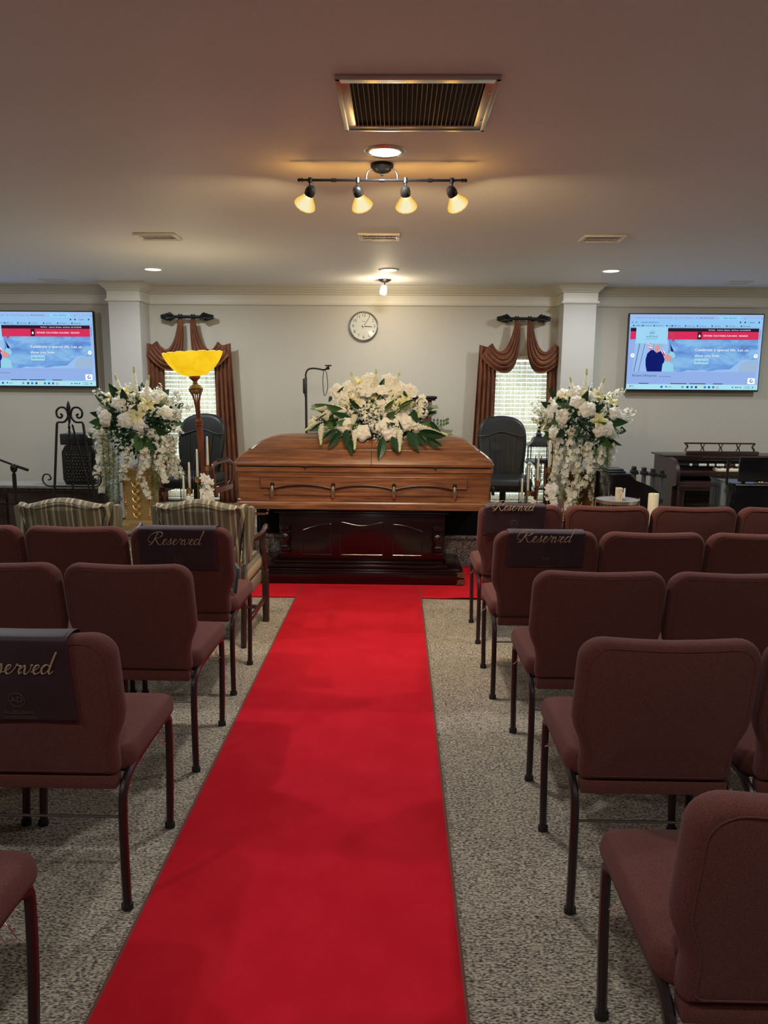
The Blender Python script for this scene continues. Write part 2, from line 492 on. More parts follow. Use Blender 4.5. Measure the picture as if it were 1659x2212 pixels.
for i in (0, 2, 4): b.box(xs[i], xs[i + 1], WALL, WALL + .22, 0, CEIL)
for a, c in WIN: b.box(a, c, WALL, WALL + .22, 0, WZ0); b.box(a, c, WALL, WALL + .22, WZ1, CEIL)
struct('wall_front', b, 'wall')
b = MB(); b.box(-2.985, -2.665, 7.8, WALL, 0, CEIL); struct('column_left', b, 'column')
b = MB(); b.box(1.675, 2.005, 7.8, WALL, 0, CEIL); struct('column_right', b, 'column')
# moulding swept along the front wall and round the columns
path = [(XL, WALL), (-2.985, WALL), (-2.985, 7.8), (-2.665, 7.8), (-2.665, WALL), (1.675, WALL), (1.675, 7.8), (2.005, 7.8), (2.005, WALL), (XR, WALL)]
def sweep(mb, prof):
    n = len(path); P = [Vector(p) for p in path]; vs = []
    for i, p in enumerate(P):
        def nrm(a, c):
            t = (c - a).normalized(); return Vector((t.y, -t.x))
        if i == 0: o = nrm(P[0], P[1])
        elif i == n - 1: o = nrm(P[-2], P[-1])
        else:
            a = nrm(P[i - 1], p); c = nrm(p, P[i + 1]); o = (a + c); o = o / (1 + a.dot(c))
        for (d, z) in prof: vs.append((p.x + o.x * d, p.y + o.y * d, z))
    k = len(prof)
    mb.add(vs, [(i * k + j, i * k + (j + 1) % k, (i + 1) * k + (j + 1) % k, (i + 1) * k + j) for i in range(n - 1) for j in range(k)])
b = MB()
sweep(b, [(0, CEIL), (.085, CEIL), (.085, 2.545), (.072, 2.540), (.066, 2.528), (.046, 2.512), (.040, 2.502), (.022, 2.490), (.018, 2.478), (0, 2.475)])
sweep(b, [(0, 2.475), (.010, 2.475), (.010, 2.392), (.024, 2.388), (.026, 2.376), (.014, 2.366), (0, 2.362)])
struct('trim_2', b, 'trim')
b = MB(); b.box(XL, -2.985, WALL - .014, WALL, 0, .12); struct('baseboard_left', b, 'trim')
b = MB(); b.box(2.005, XR, WALL - .014, WALL, PLAT, .37); struct('baseboard_right', b, 'trim')

# windows: frame, sash bars, pane; blind, sheer and drape belong to each
for i, (a, c) in enumerate(WIN):
    mx = (a + c) / 2
    w = thing('window_%d' % (i + 1), 'x', 'x', (mx, WALL, WZ0)); del w['label']; del w['category']; w['kind'] = 'structure'
    b = MB()
    for q in (a, c - .04): b.box(q, q + .04, WALL + .15, WALL + .2, WZ0, WZ1)
    b.box(a, c, WALL + .15, WALL + .2, WZ0, WZ0 + .045); b.box(a, c, WALL + .15, WALL + .2, WZ1 - .045, WZ1); b.box(a, c, WALL + .15, WALL + .2, 1.06, 1.10)
    part('window_frame', b, 'trim', w, smooth=False)
    b = MB(); b.box(a + .03, c - .03, WALL + .172, WALL + .178, WZ0 + .03, WZ1 - .03); part('window_pane', b, 'glass', w, smooth=False)
    b = MB(); b.box(a - .01, c + .01, WALL - .03, WALL + .15, WZ0 - .02, WZ0 + .001, .005); part('window_sill', b, 'trim', w)
    side = 'left' if i == 0 else 'right'
    lit = 'left window behind the glowing floor lamp' if i == 0 else 'right window behind the tall leather chair'
    t = thing('window_blind', 'white horizontal slat blind, half open, in the ' + lit, 'blind', (mx, WALL + .08, WZ0), group='window blinds')
    b = MB(); b.box(a + .01, c - .01, WALL + .05, WALL + .11, WZ1 - .05, WZ1 - .005, .004); part('headrail', b, 'white', t)
    b = MB(); z = WZ0 + .05
    while z < WZ1 - .06:
        b.add([(a + .012, WALL + .066, z - .017), (c - .012, WALL + .066, z - .017), (c - .012, WALL + .096, z + .019), (a + .012, WALL + .096, z + .019)], [(0, 1, 2, 3)])
        z += .045
    sl = part('slats', b, 'blind', t, smooth=False)
    so = sl.modifiers.new('s', 'SOLIDIFY'); so.thickness = .0025
    b = MB(); b.box(a + .012, c - .012, WALL + .062, WALL + .10, WZ0 + .005, WZ0 + .022, .003); part('bottom_rail', b, 'white', t)
    b = MB()
    for q in (.18, .5, .82): b.tube([(a + (c - a) * q, WALL + .058, WZ0 + .01), (a + (c - a) * q, WALL + .058, WZ1 - .02)], .0015, 5)
    part('ladder_cords', b, 'white', t)
    b = MB()
    b.grid(lambda u, v: (a + .02 + (c - a - .04) * u, WALL + .018 + .012 * math.sin(u * 75) + .006 * math.sin(u * 31 + 1), WZ0 + .01 + (WZ1 - WZ0 - .03) * v), 120, 4)
    t = solo('sheer_curtain', b, 'sheer', 'thin beige see-through curtain hanging in the ' + lit, 'curtain', 'sheer curtains')
    # rust drape: two swags from the finial rod plus two side falls
    dx = mx + (.012 if i == 0 else -.006)
    t = thing('window_drape', ('rust brown velvet scarf drape framing the ' + lit), 'drape', (dx, 7.98, PLAT), group='velvet drapes')
    for sgn in (-1, 1):
        ring = Vector((dx + sgn * .065, 7.97, 2.205)); cor = Vector((dx + sgn * .425, 7.97, 1.965))
        def fn(u, v, sgn=sgn, ring=ring, cor=cor):
            P0 = ring + Vector((sgn * (.028 - .056 * v), 0, 0))
            P3 = cor + Vector((sgn * (-.105 + .12 * v) , 0, .012 - .14 * abs(v) ** 1.5))
            if v < .1: pass
            B1 = Vector((dx + sgn * (.13 - .125 * v), 7.97, 1.93 - .30 * v)); B2 = Vector((dx + sgn * (.225 - .04 * v), 7.97, 1.80 - .26 * v))
            p = bez(P0, B1, B2, P3, u)
            fold = math.sin(v * PI * 9 + u * 2.0) * .016 * (math.sin(u * PI) * .8 + .25)
            p.y += -.035 * math.sin(PI * v) * (0.4 + math.sin(u * PI)) + fold - .01
            p.z += .010 * math.sin(v * PI * 7 + u * 5) * math.sin(u * PI)
            return p
        b = MB(); b.grid(fn, 28, 54); o = part('swag', b, 'velvet', t, angle=180)
        o.modifiers.new('s', 'SOLIDIFY').thickness = .004
        def fp(u, v, sgn=sgn):
            z = 1.965 - (1.965 - PLAT - .01) * v
            x = dx + sgn * (.265 + .19 * u + v * .055 * u + .02 * v + (.045 if v < .0 else 0) * (1 - u))
            y = 7.995 + .022 * math.sin(u * PI * 9 + .8 * math.sin(v * 3)) * (.35 + .65 * min(1, v * 3)) + .006 * math.sin(v * 9 + u * 4)
            if v < .08: z -= 0; y -= .01
            return (x, y, z - .05 * (1 - u) * max(0, 1 - v * 8))
        b = MB(); b.grid(fp, 50, 26); o = part('side_fall', b, 'velvet', t, angle=180)
        o.modifiers.new('s', 'SOLIDIFY').thickness = .004
    # rod with leaf finials
    t = thing('curtain_rod', 'short black rod with leaf-shaped finials above the ' + lit, 'curtain rod', (dx, 7.99, 2.2), group='curtain rods')
    b = MB(); b.tube([(dx - .14, 7.985, 2.232), (dx + .14, 7.985, 2.232)], .017, 10); part('rod', b, 'iron', t)
    for sgn in (-1, 1):
        b = MB()
        b.ball((dx + sgn * .145, 7.985, 2.232), .019)
        for k in range(28):
            a2 = 2 * PI * k / 7 + .2 * (k // 7); fr = (k // 7) / 4
            cx = dx + sgn * (.150 + .105 * fr)
            rad = .038 * (1 - fr * .85) + .006
            p0 = Vector((cx, 7.985 + rad * .3 * math.cos(a2), 2.232 + rad * .3 * math.sin(a2)))
            p1 = Vector((cx + sgn * .035, 7.985 + rad * math.cos(a2), 2.232 + rad * math.sin(a2)))
            p2 = Vector((cx + sgn * .055, 7.985 + rad * .7 * math.cos(a2), 2.232 + rad * .7 * math.sin(a2)))
            b.tube([p0, (p0 + p1) / 2, p1, p2], [.012, .014, .007, .001], 5)
        b.tube([(dx + sgn * .15, 7.985, 2.232), (dx + sgn * .20, 7.985, 2.232), (dx + sgn * .265, 7.985, 2.232)], [.024, .030, .003], 8)
        part('finial', b, 'iron', t)
    for q in (-.085, -.06, .05, .075):
        b = MB(); b.tube([(dx + q, 7.985 + .022 * math.cos(x_), 2.232 + .024 * math.sin(x_)) for x_ in [2 * PI * j / 14 for j in range(15)]], .007, 6, False)
        part('ring', b, 'iron', t)
    for q in (-.115, .115):
        b = MB(); b.tube([(dx + q, 7.985, 2.232), (dx + q, WALL, 2.232)], .008, 6); b.lathe([(0, 0), (.02, 0), (.02, .006), (0, .006)], (dx + q, WALL - .001, 2.232), 12, M_=Matrix.Rotation(R(90), 3, 'X'))
        part('bracket', b, 'iron', t)

# ================================================================== ceiling fittings
DL = [(-.07, 3.57, 'round recessed ceiling light just behind the big return air grille, nearest one in view'),
      (-2.234, 6.95, 'small round recessed ceiling light on the left, in front of the left column'),
      (-.094, 6.93, 'small round recessed ceiling light in the middle, in front of the tiny spotlight'),
      (1.892, 6.92, 'small round recessed ceiling light on the right, in front of the right column'),
      (-2.25, 3.57, 'recessed ceiling light over the chairs left of the aisle'), (2.05, 3.57, 'recessed ceiling light over the chairs right of the aisle'),
      (-2.25, .3, 'recessed ceiling light over the left rear seats'), (-.07, .3, 'recessed ceiling light over the rear of the aisle'), (2.05, .3, 'recessed ceiling light over the right rear seats'),
      (-.07, -3.0, 'recessed ceiling light at the back of the chapel'),
      (-4.25, 6.4, 'added ceiling light brightening the wall around the left screen, out of the picture'), (3.95, 6.4, 'added ceiling light brightening the wall around the right screen, out of the picture')]  # outer two are unseen lamps, added to brighten the walls around the screens
for i, (x, y, lab) in enumerate(DL):
    t = thing('ceiling_downlight', lab, 'ceiling light', (x, y, CEIL), group='recessed ceiling lights')
    b = MB(); b.lathe([(.070, -.004), (.074, -.010), (.088, -.007), (.096, -.002), (.097, 0)], (x, y, CEIL), 36); part('trim_ring', b, 'chrome' if i == 0 else 'white', t)
    b = MB(); b.lathe([(0, -.0045), (.071, -.0045)], (x, y, CEIL), 36); part('lens', b, 'led', t)
    k = DOWNLIGHT_W * ((1.0 if abs(x) > 3 else .78) if y > 5 else .8 if y > 3 else .58)
    area_light('downlight_lamp', (0, 0, -.012), k, .135, (.90, .95, 1.0), parent=t)

def grille(name, label, x0, x1, y0, y1, fr, nsl, mf, ms, vertical=True, group=None, two=False, slat_t=.0016):
    t = thing(name, label, 'air vent', ((x0 + x1) / 2, (y0 + y1) / 2, CEIL), group=group)
    b = MB()
    zt, zb = CEIL, CEIL - .012
    for (a, c, d, e) in ((x0, x1, y0, y0 + fr), (x0, x1, y1 - fr, y1), (x0, x0 + fr, y0 + fr, y1 - fr), (x1 - fr, x1, y0 + fr, y1 - fr)):
        b.box(a, c, d, e, zb, zt, .003)
    e = fr * .35
    for (a, c, d, f) in ((x0 - .001, x1 + .001, y0 - .001, y0 + e), (x0 - .001, x1 + .001, y1 - e, y1 + .001), (x0 - .001, x0 + e, y0, y1), (x1 - e, x1 + .001, y0, y1)):
        b.box(a, c, d, f, zb - .004, zt - .002, .0015)
    part('frame', b, mf, t)
    b = MB(); b.box(x0 + fr * .8, x1 - fr * .8, y0 + fr * .8, y1 - fr * .8, CEIL - .0015, CEIL - .0005); part('duct_opening', b, 'duct', t, smooth=False)
    b = MB(); X0, X1, Y0, Y1 = x0 + fr, x1 - fr, y0 + fr, y1 - fr
    if not two:
        for k in range(nsl):
            x = X0 + (X1 - X0) * (k + .5) / nsl
            b.add([(x - .0015, Y0, zt - .002), (x - .0015, Y1, zt - .002), (x + .0015, Y1, zb), (x + .0015, Y0, zb)], [(0, 1, 2, 3)])
    else:
        ym = (Y0 + Y1) / 2
        for k in range(nsl):
            x = X0 + (X1 - X0) * (k + .5) / nsl
            b.add([(x - .003, ym, zt - .002), (x - .003, Y1, zt - .002), (x + .001, Y1, zb), (x + .001, ym, zb)], [(0, 1, 2, 3)])
            b.add([(x + .003, Y0, zt - .002), (x + .003, ym, zt - .002), (x - .001, ym, zb), (x - .001, Y0, zb)], [(0, 1, 2, 3)])
        b.box(X0, X1, ym - .003, ym + .003, zb, zt - .001)
    o = part('louvers', b, ms, t, smooth=False); o.modifiers.new('s', 'SOLIDIFY').thickness = slat_t
    for (sx, sy) in (((x1 - fr * .5), y0 + (y1 - y0) * .25), ((x1 - fr * .5), y0 + (y1 - y0) * .78)) if fr > .03 else ((x0 + fr * .5, (y0 + y1) / 2), (x1 - fr * .5, (y0 + y1) / 2)):
        b = MB(); b.lathe([(0, -.003), (.004, -.002), (.0045, 0)], (sx, sy, zb), 10); part('screw', b, 'steel', t)
    return t
grille('return_air_grille', 'large square metal return air grille in the ceiling above the aisle', -.228, .341, 2.74, 3.262, .048, 27, 'chrome', 'slat', slat_t=.0015)
for x0, y0, lab in ((-1.86, 5.37, 'small white ceiling register on the left, nearest the left column light'), (-.290, 5.352, 'small white ceiling register in the middle, between track light and clock'), (1.277, 5.375, 'small white ceiling register on the right')):
    grille('ceiling_register', lab, x0, x0 + .29, y0, y0 + .20, .028, 15, 'white', 'white', group='small ceiling registers', two=True)
for x, y, lab in ((-3.50, 7.72, 'thin flat white ceiling plate near the left screen'), (3.33, 7.62, 'thin flat white ceiling plate above the right screen')):
    t = thing('ceiling_plate', lab, 'ceiling plate', (x, y, CEIL), group='flat ceiling plates')
    b = MB(); b.box(x - .12, x + .12, y - .08, y + .08, CEIL - .010, CEIL, .004); part('plate', b, 'white', t)
    b = MB(); b.box(x - .10, x + .10, y - .06, y + .06, CEIL - .013, CEIL - .010, .001); part('diffuser', b, 'trim', t)

# track light
bx0, bx1, by, bz = -.478, .305, 3.75, 2.483
cx = -.088
t = thing('track_light', 'dark bronze four-head bar light with glowing amber glass bell shades on the ceiling', 'ceiling light', (cx, by, CEIL))
b = MB(); b.lathe([(0, -.042), (.012, -.041), (.035, -.034), (.052, -.020), (.056, -.010), (.056, 0)], (cx, by + .02, CEIL), 32)
b.ball((cx, by + .02, CEIL - .047), .007)
part('canopy', b, 'bronze', t)
for s in (-1, 1):
    b = MB(); b.tube(catmull([(cx + s * .046, by + .012, CEIL - .024), (cx + s * .064, by + .004, CEIL - .034), (cx + s * .074, by, CEIL - .055), (cx + s * .074, by, bz)], 6), .0048, 8); part('arm', b, 'bronze_light', t)
b = MB(); b.tube([(bx0, by, bz), (bx1, by, bz)], .0062, 10)
for x in (-.318, -.088, .142): b.tube([(x - .012, by, bz), (x + .012, by, bz)], .0088, 12)
for x, s in ((bx0, -1), (bx1, 1)):
    b.ball((x + s * .004, by, bz), .011, .009, .009); b.tube([(x - s * .012, by, bz), (x - s * .006, by, bz)], .010, 10)
part('bar', b, 'bronze', t)
def amber():
    m = bpy.data.materials.new('amber_shade'); m.use_nodes = True; tt = m.node_tree; tt.nodes.remove(tt.nodes['Principled BSDF'])
    e = tt.nodes.new('ShaderNodeEmission'); lw = tt.nodes.new('ShaderNodeLayerWeight'); lw.inputs[0].default_value = .45
    tt.links.new(ramp(tt, lw.outputs['Facing'], [(.05, (1.0, .93, .62)), (.30, (1.0, .78, .28)), (.65, (1.0, .56, .08))]), e.inputs[0]); e.inputs[1].default_value = .95 * EK_
    tr = tt.nodes.new('ShaderNodeBsdfTransparent'); tr.inputs[0].default_value = (1, .80, .42, 1)
    a = tt.nodes.new('ShaderNodeMixShader'); a.inputs[0].default_value = .16
    tt.links.new(e.outputs[0], a.inputs[1]); tt.links.new(tr.outputs[0], a.inputs[2])
    tt.links.new(a.outputs[0], tt.nodes['Material Output'].inputs[0]); return m
M['amber'] = amber(); M['amber_rim'] = emis('amber_rim', (1.0, .50, .05), .9)
dirs = [(-.62, 1.0, -.95), (.34, 1.0, -.95), (.10, 1.0, -.95), (.66, 1.0, -.95)]
for x, d in zip((-.431, -.203, .025, .246), dirs):
    D = Vector(d).normalized(); Q = aim(-D); piv = Vector((x, by, 2.432))
    h = MB(); h.tube([(x, by, bz), (x, by, 2.452)], .006, 8); h.tube([(x, by, bz + .010), (x, by, bz - .012)], .0105, 10); h.box(x - .006, x + .006, by - .003, by + .003, 2.432, 2.456)
    hd = part('lamp_head', h, 'bronze', t)
    h = MB(); h.lathe([(0, .028), (.012, .026), (.021, .016), (.025, 0), (.024, -.018), (.019, -.024), (.0, -.024)], piv, 20, M_=Q); part('socket_cup', h, 'bronze', hd)
    h = MB(); h.lathe([(.020, -.016), (.024, -.030), (.032, -.044), (.041, -.058), (.049, -.070), (.053, -.080), (.050, -.086)], piv, 28, M_=Q, wob=lambda a: 1 + .012 * math.cos(14 * a))
    g = part('glass_shade', h, 'amber', hd); g.modifiers.new('s', 'SOLIDIFY').thickness = .002
    h = MB(); h.tube([piv + Q @ Vector((.0515 * math.cos(2 * PI * k / 28), .0515 * math.sin(2 * PI * k / 28), -.081)) for k in range(29)], .0022, 5, False); part('shade_rim', h, M['amber_rim'], hd)
    h = MB(); h.ball(piv + D * .034, .010, .010, .010); part('bulb', h, 'bulb', hd)
    point_light('track_lamp', piv + D * .050 - ROOTLOC[t.name], TRACK_W, .018, (1.0, .70, .32), parent=t)

t = thing('ceiling_spotlight', 'tiny ceiling spotlight with one bare warm bulb above the clock', 'ceiling light', (-.142, 7.56, CEIL))
b = MB(); b.lathe([(0, -.026), (.030, -.026), (.045, -.018), (.064, -.006), (.066, 0)], (-.142, 7.56, CEIL), 28); part('canopy', b, 'bronze', t)
b = MB(); b.tube([(-.142, 7.56, CEIL - .02), (-.144, 7.56, CEIL - .055)], .006, 8); part('stem', b, 'bronze', t)
b = MB(); b.lathe([(0, .0), (.024, -.004), (.030, -.02), (.037, -.07), (.030, -.095), (0, -.10)], (-.147, 7.56, CEIL - .05), 20, M_=Matrix.Rotation(R(8), 3, 'Y')); part('glass_shade', b, emis('spot_glass', (1, .86, .66), 2.2), t)
point_light('spot_lamp', (-.01, -.02, -.19), SPOT_W, .03, (1.0, .78, .5), parent=t)

# ================================================================== wall clock
cx, cz, cy = -.372, 2.155, WALL
t = thing('wall_clock', 'round silver-rimmed analogue wall clock above the casket', 'clock', (cx, cy, cz - .155))
RX = Matrix.Rotation(R(90), 3, 'X')
b = MB(); b.lathe([(.138, .010), (.140, .034), (.147, .040), (.155, .034), (.158, .015), (.156, 0)], (cx, cy, cz), 48, M_=RX); part('rim', b, 'steel', t)
b = MB(); b.lathe([(0, .014), (.141, .014)], (cx, cy, cz), 48, M_=RX); part('dial', b, 'clock_face', t)
b = MB()
for h in range(1, 13):
    a = R(90 - 30 * h); put_text(b, str(h), .046, cx + .114 * math.cos(a), cy - .0148, cz + .114 * math.sin(a))
    for q in range(1):
        c_, s_ = math.cos(a), math.sin(a); r0, r1, w = .075, .083, .0012
        b.add([(cx + r * c_ + k * w * s_, cy - .0148, cz + r * s_ - k * w * c_) for r, k in ((r0, 1), (r1, 1), (r1, -1), (r0, -1))], [(0, 1, 2, 3)])
b.box(cx - .020, cx + .020, cy - .015, cy - .0146, cz + .048, cz + .052)
part('numerals', b, 'ink', t, smooth=False)
for nm, ang, L, w in (('hour_hand', 93.5, .088, .0045), ('minute_hand', 33, .118, .0030)):
    a = R(90 - ang); c_, s_ = math.cos(a), math.sin(a); b = MB()
    b.add([(cx + r * c_ + k * w * s_, cy - .018, cz + r * s_ - k * w * c_) for r, k in ((-.024, 1), (L, .7), (L, -.7), (-.024, -1))], [(0, 1, 2, 3)])
    o = part(nm, b, 'ink', t, smooth=False); o.modifiers.new('s', 'SOLIDIFY').thickness = .001
b = MB(); b.lathe([(0, .022), (.005, .021), (.005, .014)], (cx, cy, cz), 12, M_=RX); part('hub', b, 'steel', t)
b = MB(); b.lathe([(0, .034), (.141, .034)], (cx, cy, cz), 48, M_=RX); part('glass', b, 'glass', t)

# ================================================================== screens
E = {k: emis('screen_' + k, c, s) for k, (c, s) in dict(
    bar=((.30, .60, .95), .95), tabs=((.38, .58, .98), .88), tab_on=((.30, .68, 1.0), .95), ink=((.05, .09, .20), .5), grey=((.25, .38, .55), .8), dark=((.035, .02, .04), .6),
    red=((.80, .035, .13), .85), reddark=((.12, .02, .04), .6), white=((1, 1, 1), 1.0), pale=((.36, .58, .95), .9), page=((.32, .48, .90), .9), card=((.36, .70, .95), .95),
    navy=((.01, .02, .25), .6), skin=((.85, .40, .36), .8), hair=((.42, .60, .85), .8), aqua=((.30, .68, .85), .95), pole=((.01, .02, .06), .5), task=((.42, .80, .92), .95),
    blue=((.02, .20, .75), .8), yellow=((.85, .75, .25), .9), green=((.05, .35, .30), .8), flagred=((.75, .06, .12), .8), orange=((.9, .35, .25), .9)).items()}
def sky_screen():
    m = bpy.data.materials.new('screen_sky'); m.use_nodes = True; tt = m.node_tree; tt.nodes.remove(tt.nodes['Principled BSDF'])
    e = tt.nodes.new('ShaderNodeEmission'); e.inputs[1].default_value = .85 * EK_
    f = noise_tex(tt, coords(tt, (1, 1, 2.2)), 3.2, 5, .55, .5)
    tt.links.new(ramp(tt, f, [(.30, (.10, .20, .58)), (.48, (.18, .40, .86)), (.60, (.30, .60, .95)), (.72, (.36, .48, .80))]), e.inputs[0])
    tt.links.new(e.outputs[0], tt.nodes['Material Output'].inputs[0]); return m
E['sky'] = sky_screen(); EK = list(E)
def screen_mesh(cx, cz, y, Wd, Ht):
    mb = MB(); n = [0]
    def X(u): return cx + (u - .5) * Wd
    def Z(v): return cz + (.5 - v) * Ht
    def put(key, pts, lift):
        mb.cur = EK.index(key); mb.add([(X(u), y - lift * .0004, Z(v)) for u, v in pts], [list(range(len(pts)))])
    def rc(key, u0, u1, v0, v1, lift=1): put(key, [(u0, v0), (u1, v0), (u1, v1), (u0, v1)], lift)
    def tx(key, s, u, v, size, width=None, lift=5, shear=0):
        mb.cur = EK.index(key); put_text(mb, s, size * Ht, X(u), y - lift * .0004, Z(v), shear, width * Wd if width else None)
    def circ(key, u, v, r, lift, n_=16, sx=1.0): put(key, [(u + sx * r * math.cos(2 * PI * k / n_) * Ht / Wd, v + r * math.sin(2 * PI * k / n_)) for k in range(n_)], lift)
    rc('page', 0, 1, 0, 1, 0)
    rc('tabs', 0, 1, 0, .07); rc('bar', 0, 1, .06, .165)
    rc('tab_on', .66, .845, .02, .07, 2)
    for u, w, s in ((.10, .14, 'Celebration of Life'), (.26, .13, 'Memory Folder'), (.42, .12, 'Service Planning'), (.575, .12, 'Allen Dave Funeral'), (.75, .11, 'Home - Allen Dave')): tx('ink' if u > .5 else 'grey', s, u, .045, .026, w * .9)
    for u in (.18, .345, .50, .665, .835, .865): tx('ink', 'x', u, .045, .030)
    for u in (.93, .965, .99): tx('ink', 'x' if u > .98 else '-', u, .045, .03)
    for u in (.02, .05): circ('ink', u, .105, .010, 3); circ('bar', u, .105, .006, 4)
    tx('ink', 'https://www.allendave.com', .15, .105, .028, .13)
    for u in (.83, .865, .97): circ('ink', u, .10, .011, 3)
    tx('ink', 'Update', .915, .10, .026, .04)
    for u, s in ((.07, 'Office'), (.14, 'Setting Up'), (.225, 'Remembering'), (.32, 'Home'), (.36, 'Work'), (.46, 'Planning'), (.55, 'Family Records'), (.66, 'Legal Papers'), (.77, 'Search Resources'), (.88, 'Email')): tx('ink', s, u, .150, .022, .05); circ('ink', u - .04, .150, .010, 3)
    rc('dark', .01, .975, .18, .225, 1); rc('red', .01, .975, .225, .33, 1)
    rc('pale', .975, 1, .17, .93, 1); rc('grey', .98, .988, .20, .32, 3)
    for u, s, w in ((.62, 'Who We Are', .05), (.682, 'Contact Us', .045), (.735, 'Directions', .045), (.795, 'Send Flowers', .055), (.87, 'Call: (713) 555-0100', .08)): tx('white', s, u, .205, .024, w)
    rc('reddark', .515, .547, .228, .327, 2); put('white', [(.522, .283), (.531, .262), (.540, .283), (.537, .283), (.537, .298), (.525, .298), (.525, .283)], 3)
    for u, s, w in ((.593, 'OBITUARIES', .065), (.683, 'PLAN A FUNERAL', .095), (.775, 'PLAN AHEAD', .075), (.86, 'RESOURCES', .065)): tx('white', s, u, .28, .030, w)
    rc('sky', .01, .985, .33, .76, 1)
    # clouds at the lower right of the banner
    put('pale', [(.60, .76), (.68, .735), (.78, .72), (.82, .66), (.86, .60), (.90, .585), (.95, .61), (.985, .58), (.985, .76)], 2)
    put('hair', [(.84, .76), (.85, .66), (.90, .60), (.95, .62), (.985, .60), (.985, .76)], 3)
    put('pale', [(.42, .76), (.46, .735), (.52, .745), (.58, .73), (.62, .76)], 2)
    # two people embracing before flags
    rc('pale', .01, .30, .34, .76, 2)
    put('page', [(.01, .34), (.05, .34), (.04, .76), (.01, .76)], 3)
    for (a, c, w) in ((.085, .05, .004), (.125, .085, .003), (.19, .185, .002)): put('pole', [(a, .36), (a + w, .36), (c + w, .76), (c, .76)], 4)
    for k in range(5): put('flagred' if k % 2 == 0 else 'white', [(.135 + .004 * k, .36 + .02 * k), (.165 + .004 * k, .38 + .018 * k), (.180 + .002 * k, .46 + .008 * k), (.150 + .004 * k, .385 + .02 * k)], 5)
    put('white', [(.25, .46), (.275, .49), (.285, .56), (.262, .55)], 5)
    for k in range(3): put('flagred', [(.25 + .008 * k, .46 + .02 * k), (.256 + .008 * k, .465 + .02 * k), (.275 + .005 * k, .55), (.27 + .005 * k, .55)], 6)
    put('navy', [(.135, .60), (.145, .52), (.17, .475), (.19, .47), (.215, .51), (.245, .485), (.265, .53), (.28, .60), (.275, .64), (.265, .66), (.262, .76), (.15, .76), (.138, .68)], 7)
    put('skin', [(.198, .43), (.21, .405), (.232, .41), (.238, .45), (.228, .50), (.215, .51), (.20, .47)], 8)
    put('hair', [(.196, .43), (.205, .39), (.235, .36), (.256, .37), (.262, .42), (.248, .45), (.238, .43), (.225, .405), (.205, .42)], 9)
    put('aqua', [(.262, .76), (.268, .66), (.285, .63), (.32, .63), (.345, .66), (.355, .76)], 7)
    put('skin', [(.28, .55), (.30, .53), (.325, .54), (.335, .58), (.32, .615), (.295, .625), (.28, .60)], 8)
    put('aqua', [(.30, .52), (.325, .49), (.35, .51), (.36, .55), (.345, .59), (.33, .56)], 9)
    put('navy', [(.315, .40), (.317, .40), (.34, .47), (.345, .495), (.322, .485)], 6); put('pole', [(.312, .38), (.315, .38), (.309, .52), (.306, .52)], 6)
    put('flagred', [(.30, .225), (.325, .225), (.345, .30), (.352, .33), (.330, .365), (.325, .33)], 4)
    for u, s in ((.035, '<'), (.965, '>')): circ('white', u, .545, .028, 6); tx('ink', s, u, .545, .045, lift=8)
    # hanging logo card
    put('card', [(.052, .165), (.290, .165), (.292, .388), (.052, .385)], 10)
    circ('grey', .172, .245, .036, 11, 24); circ('card', .172, .245, .033, 12, 24); tx('ink', 'AD', .172, .245, .040, lift=14); tx('ink', 'ALLEN DAVE', .172, .295, .030, .085, lift=12)
    rc('grey', .13, .214, .318, .321, 12); rc('grey', .13, .214, .330, .333, 12)
    tx('white', 'Celebrate a special life. Let us', .705, .468, .050, .40, lift=6); tx('grey', 'Celebrate a special life. Let us', .7062, .474, .050, .40, lift=5)
    tx('white', 'show you how.', .60, .545, .050, .19, lift=6); tx('grey', 'show you how.', .6012, .551, .050, .19, lift=5)
    rc('grey', .502, .614, .587, .667, 5); rc('card', .503, .612, .582, .658, 6); tx('ink', 'Get Started', .558, .62, .036, .092, lift=8)
    rc('page', .0, .985, .76, .92, 1)
    tx('ink', 'Recent Obituaries', .135, .815, .044, .185); tx('ink', 'View all obituaries', .29, .825, .022, .09)
    for a, c in ((.095, .17), (.335, .46), (.48, .605), (.66, .735)): rc('ink', a, c, .915, .925, 3)
    rc('task', 0, 1, .93, 1, 1)
    rc('white', .92, .975, .84, .92, 3); circ('blue', .949, .878, .024, 4); circ('white', .949, .878, .012, 5); rc('white', .949, .975, .862, .875, 5)
    rc('blue', .262, .278, .95, .98, 4); circ('ink', .305, .962, .010, 4); tx('ink', 'Search', .333, .965, .025, .03)
    for u, k in ((.43, 'grey'), (.468, 'ink'), (.50, 'blue'), (.533, 'ink'), (.566, 'yellow'), (.60, 'blue'), (.632, 'ink'), (.664, 'blue'), (.697, 'flagred')): rc(k, u - .008, u + .008, .952, .980, 4)
    for u, k in ((.60, 'green'), (.632, 'blue'), (.697, 'white')): circ(k, u, .964, .008, 5)
    circ('flagred', .03, .955, .010, 4); tx('ink', '88F', .047, .955, .022); tx('grey', 'Mostly sunny', .047, .978, .02, .06)
    for u in (.81, .835, .85, .87): rc('ink', u - .005, u + .005, .96, .972, 4)
    tx('ink', '3:15 PM', .92, .956, .022, .035); tx('ink', '7/15/2024', .92, .977, .022, .045); rc('ink', .958, .966, .958, .974, 4)
    return mb
TW, TH = 1.402, .802
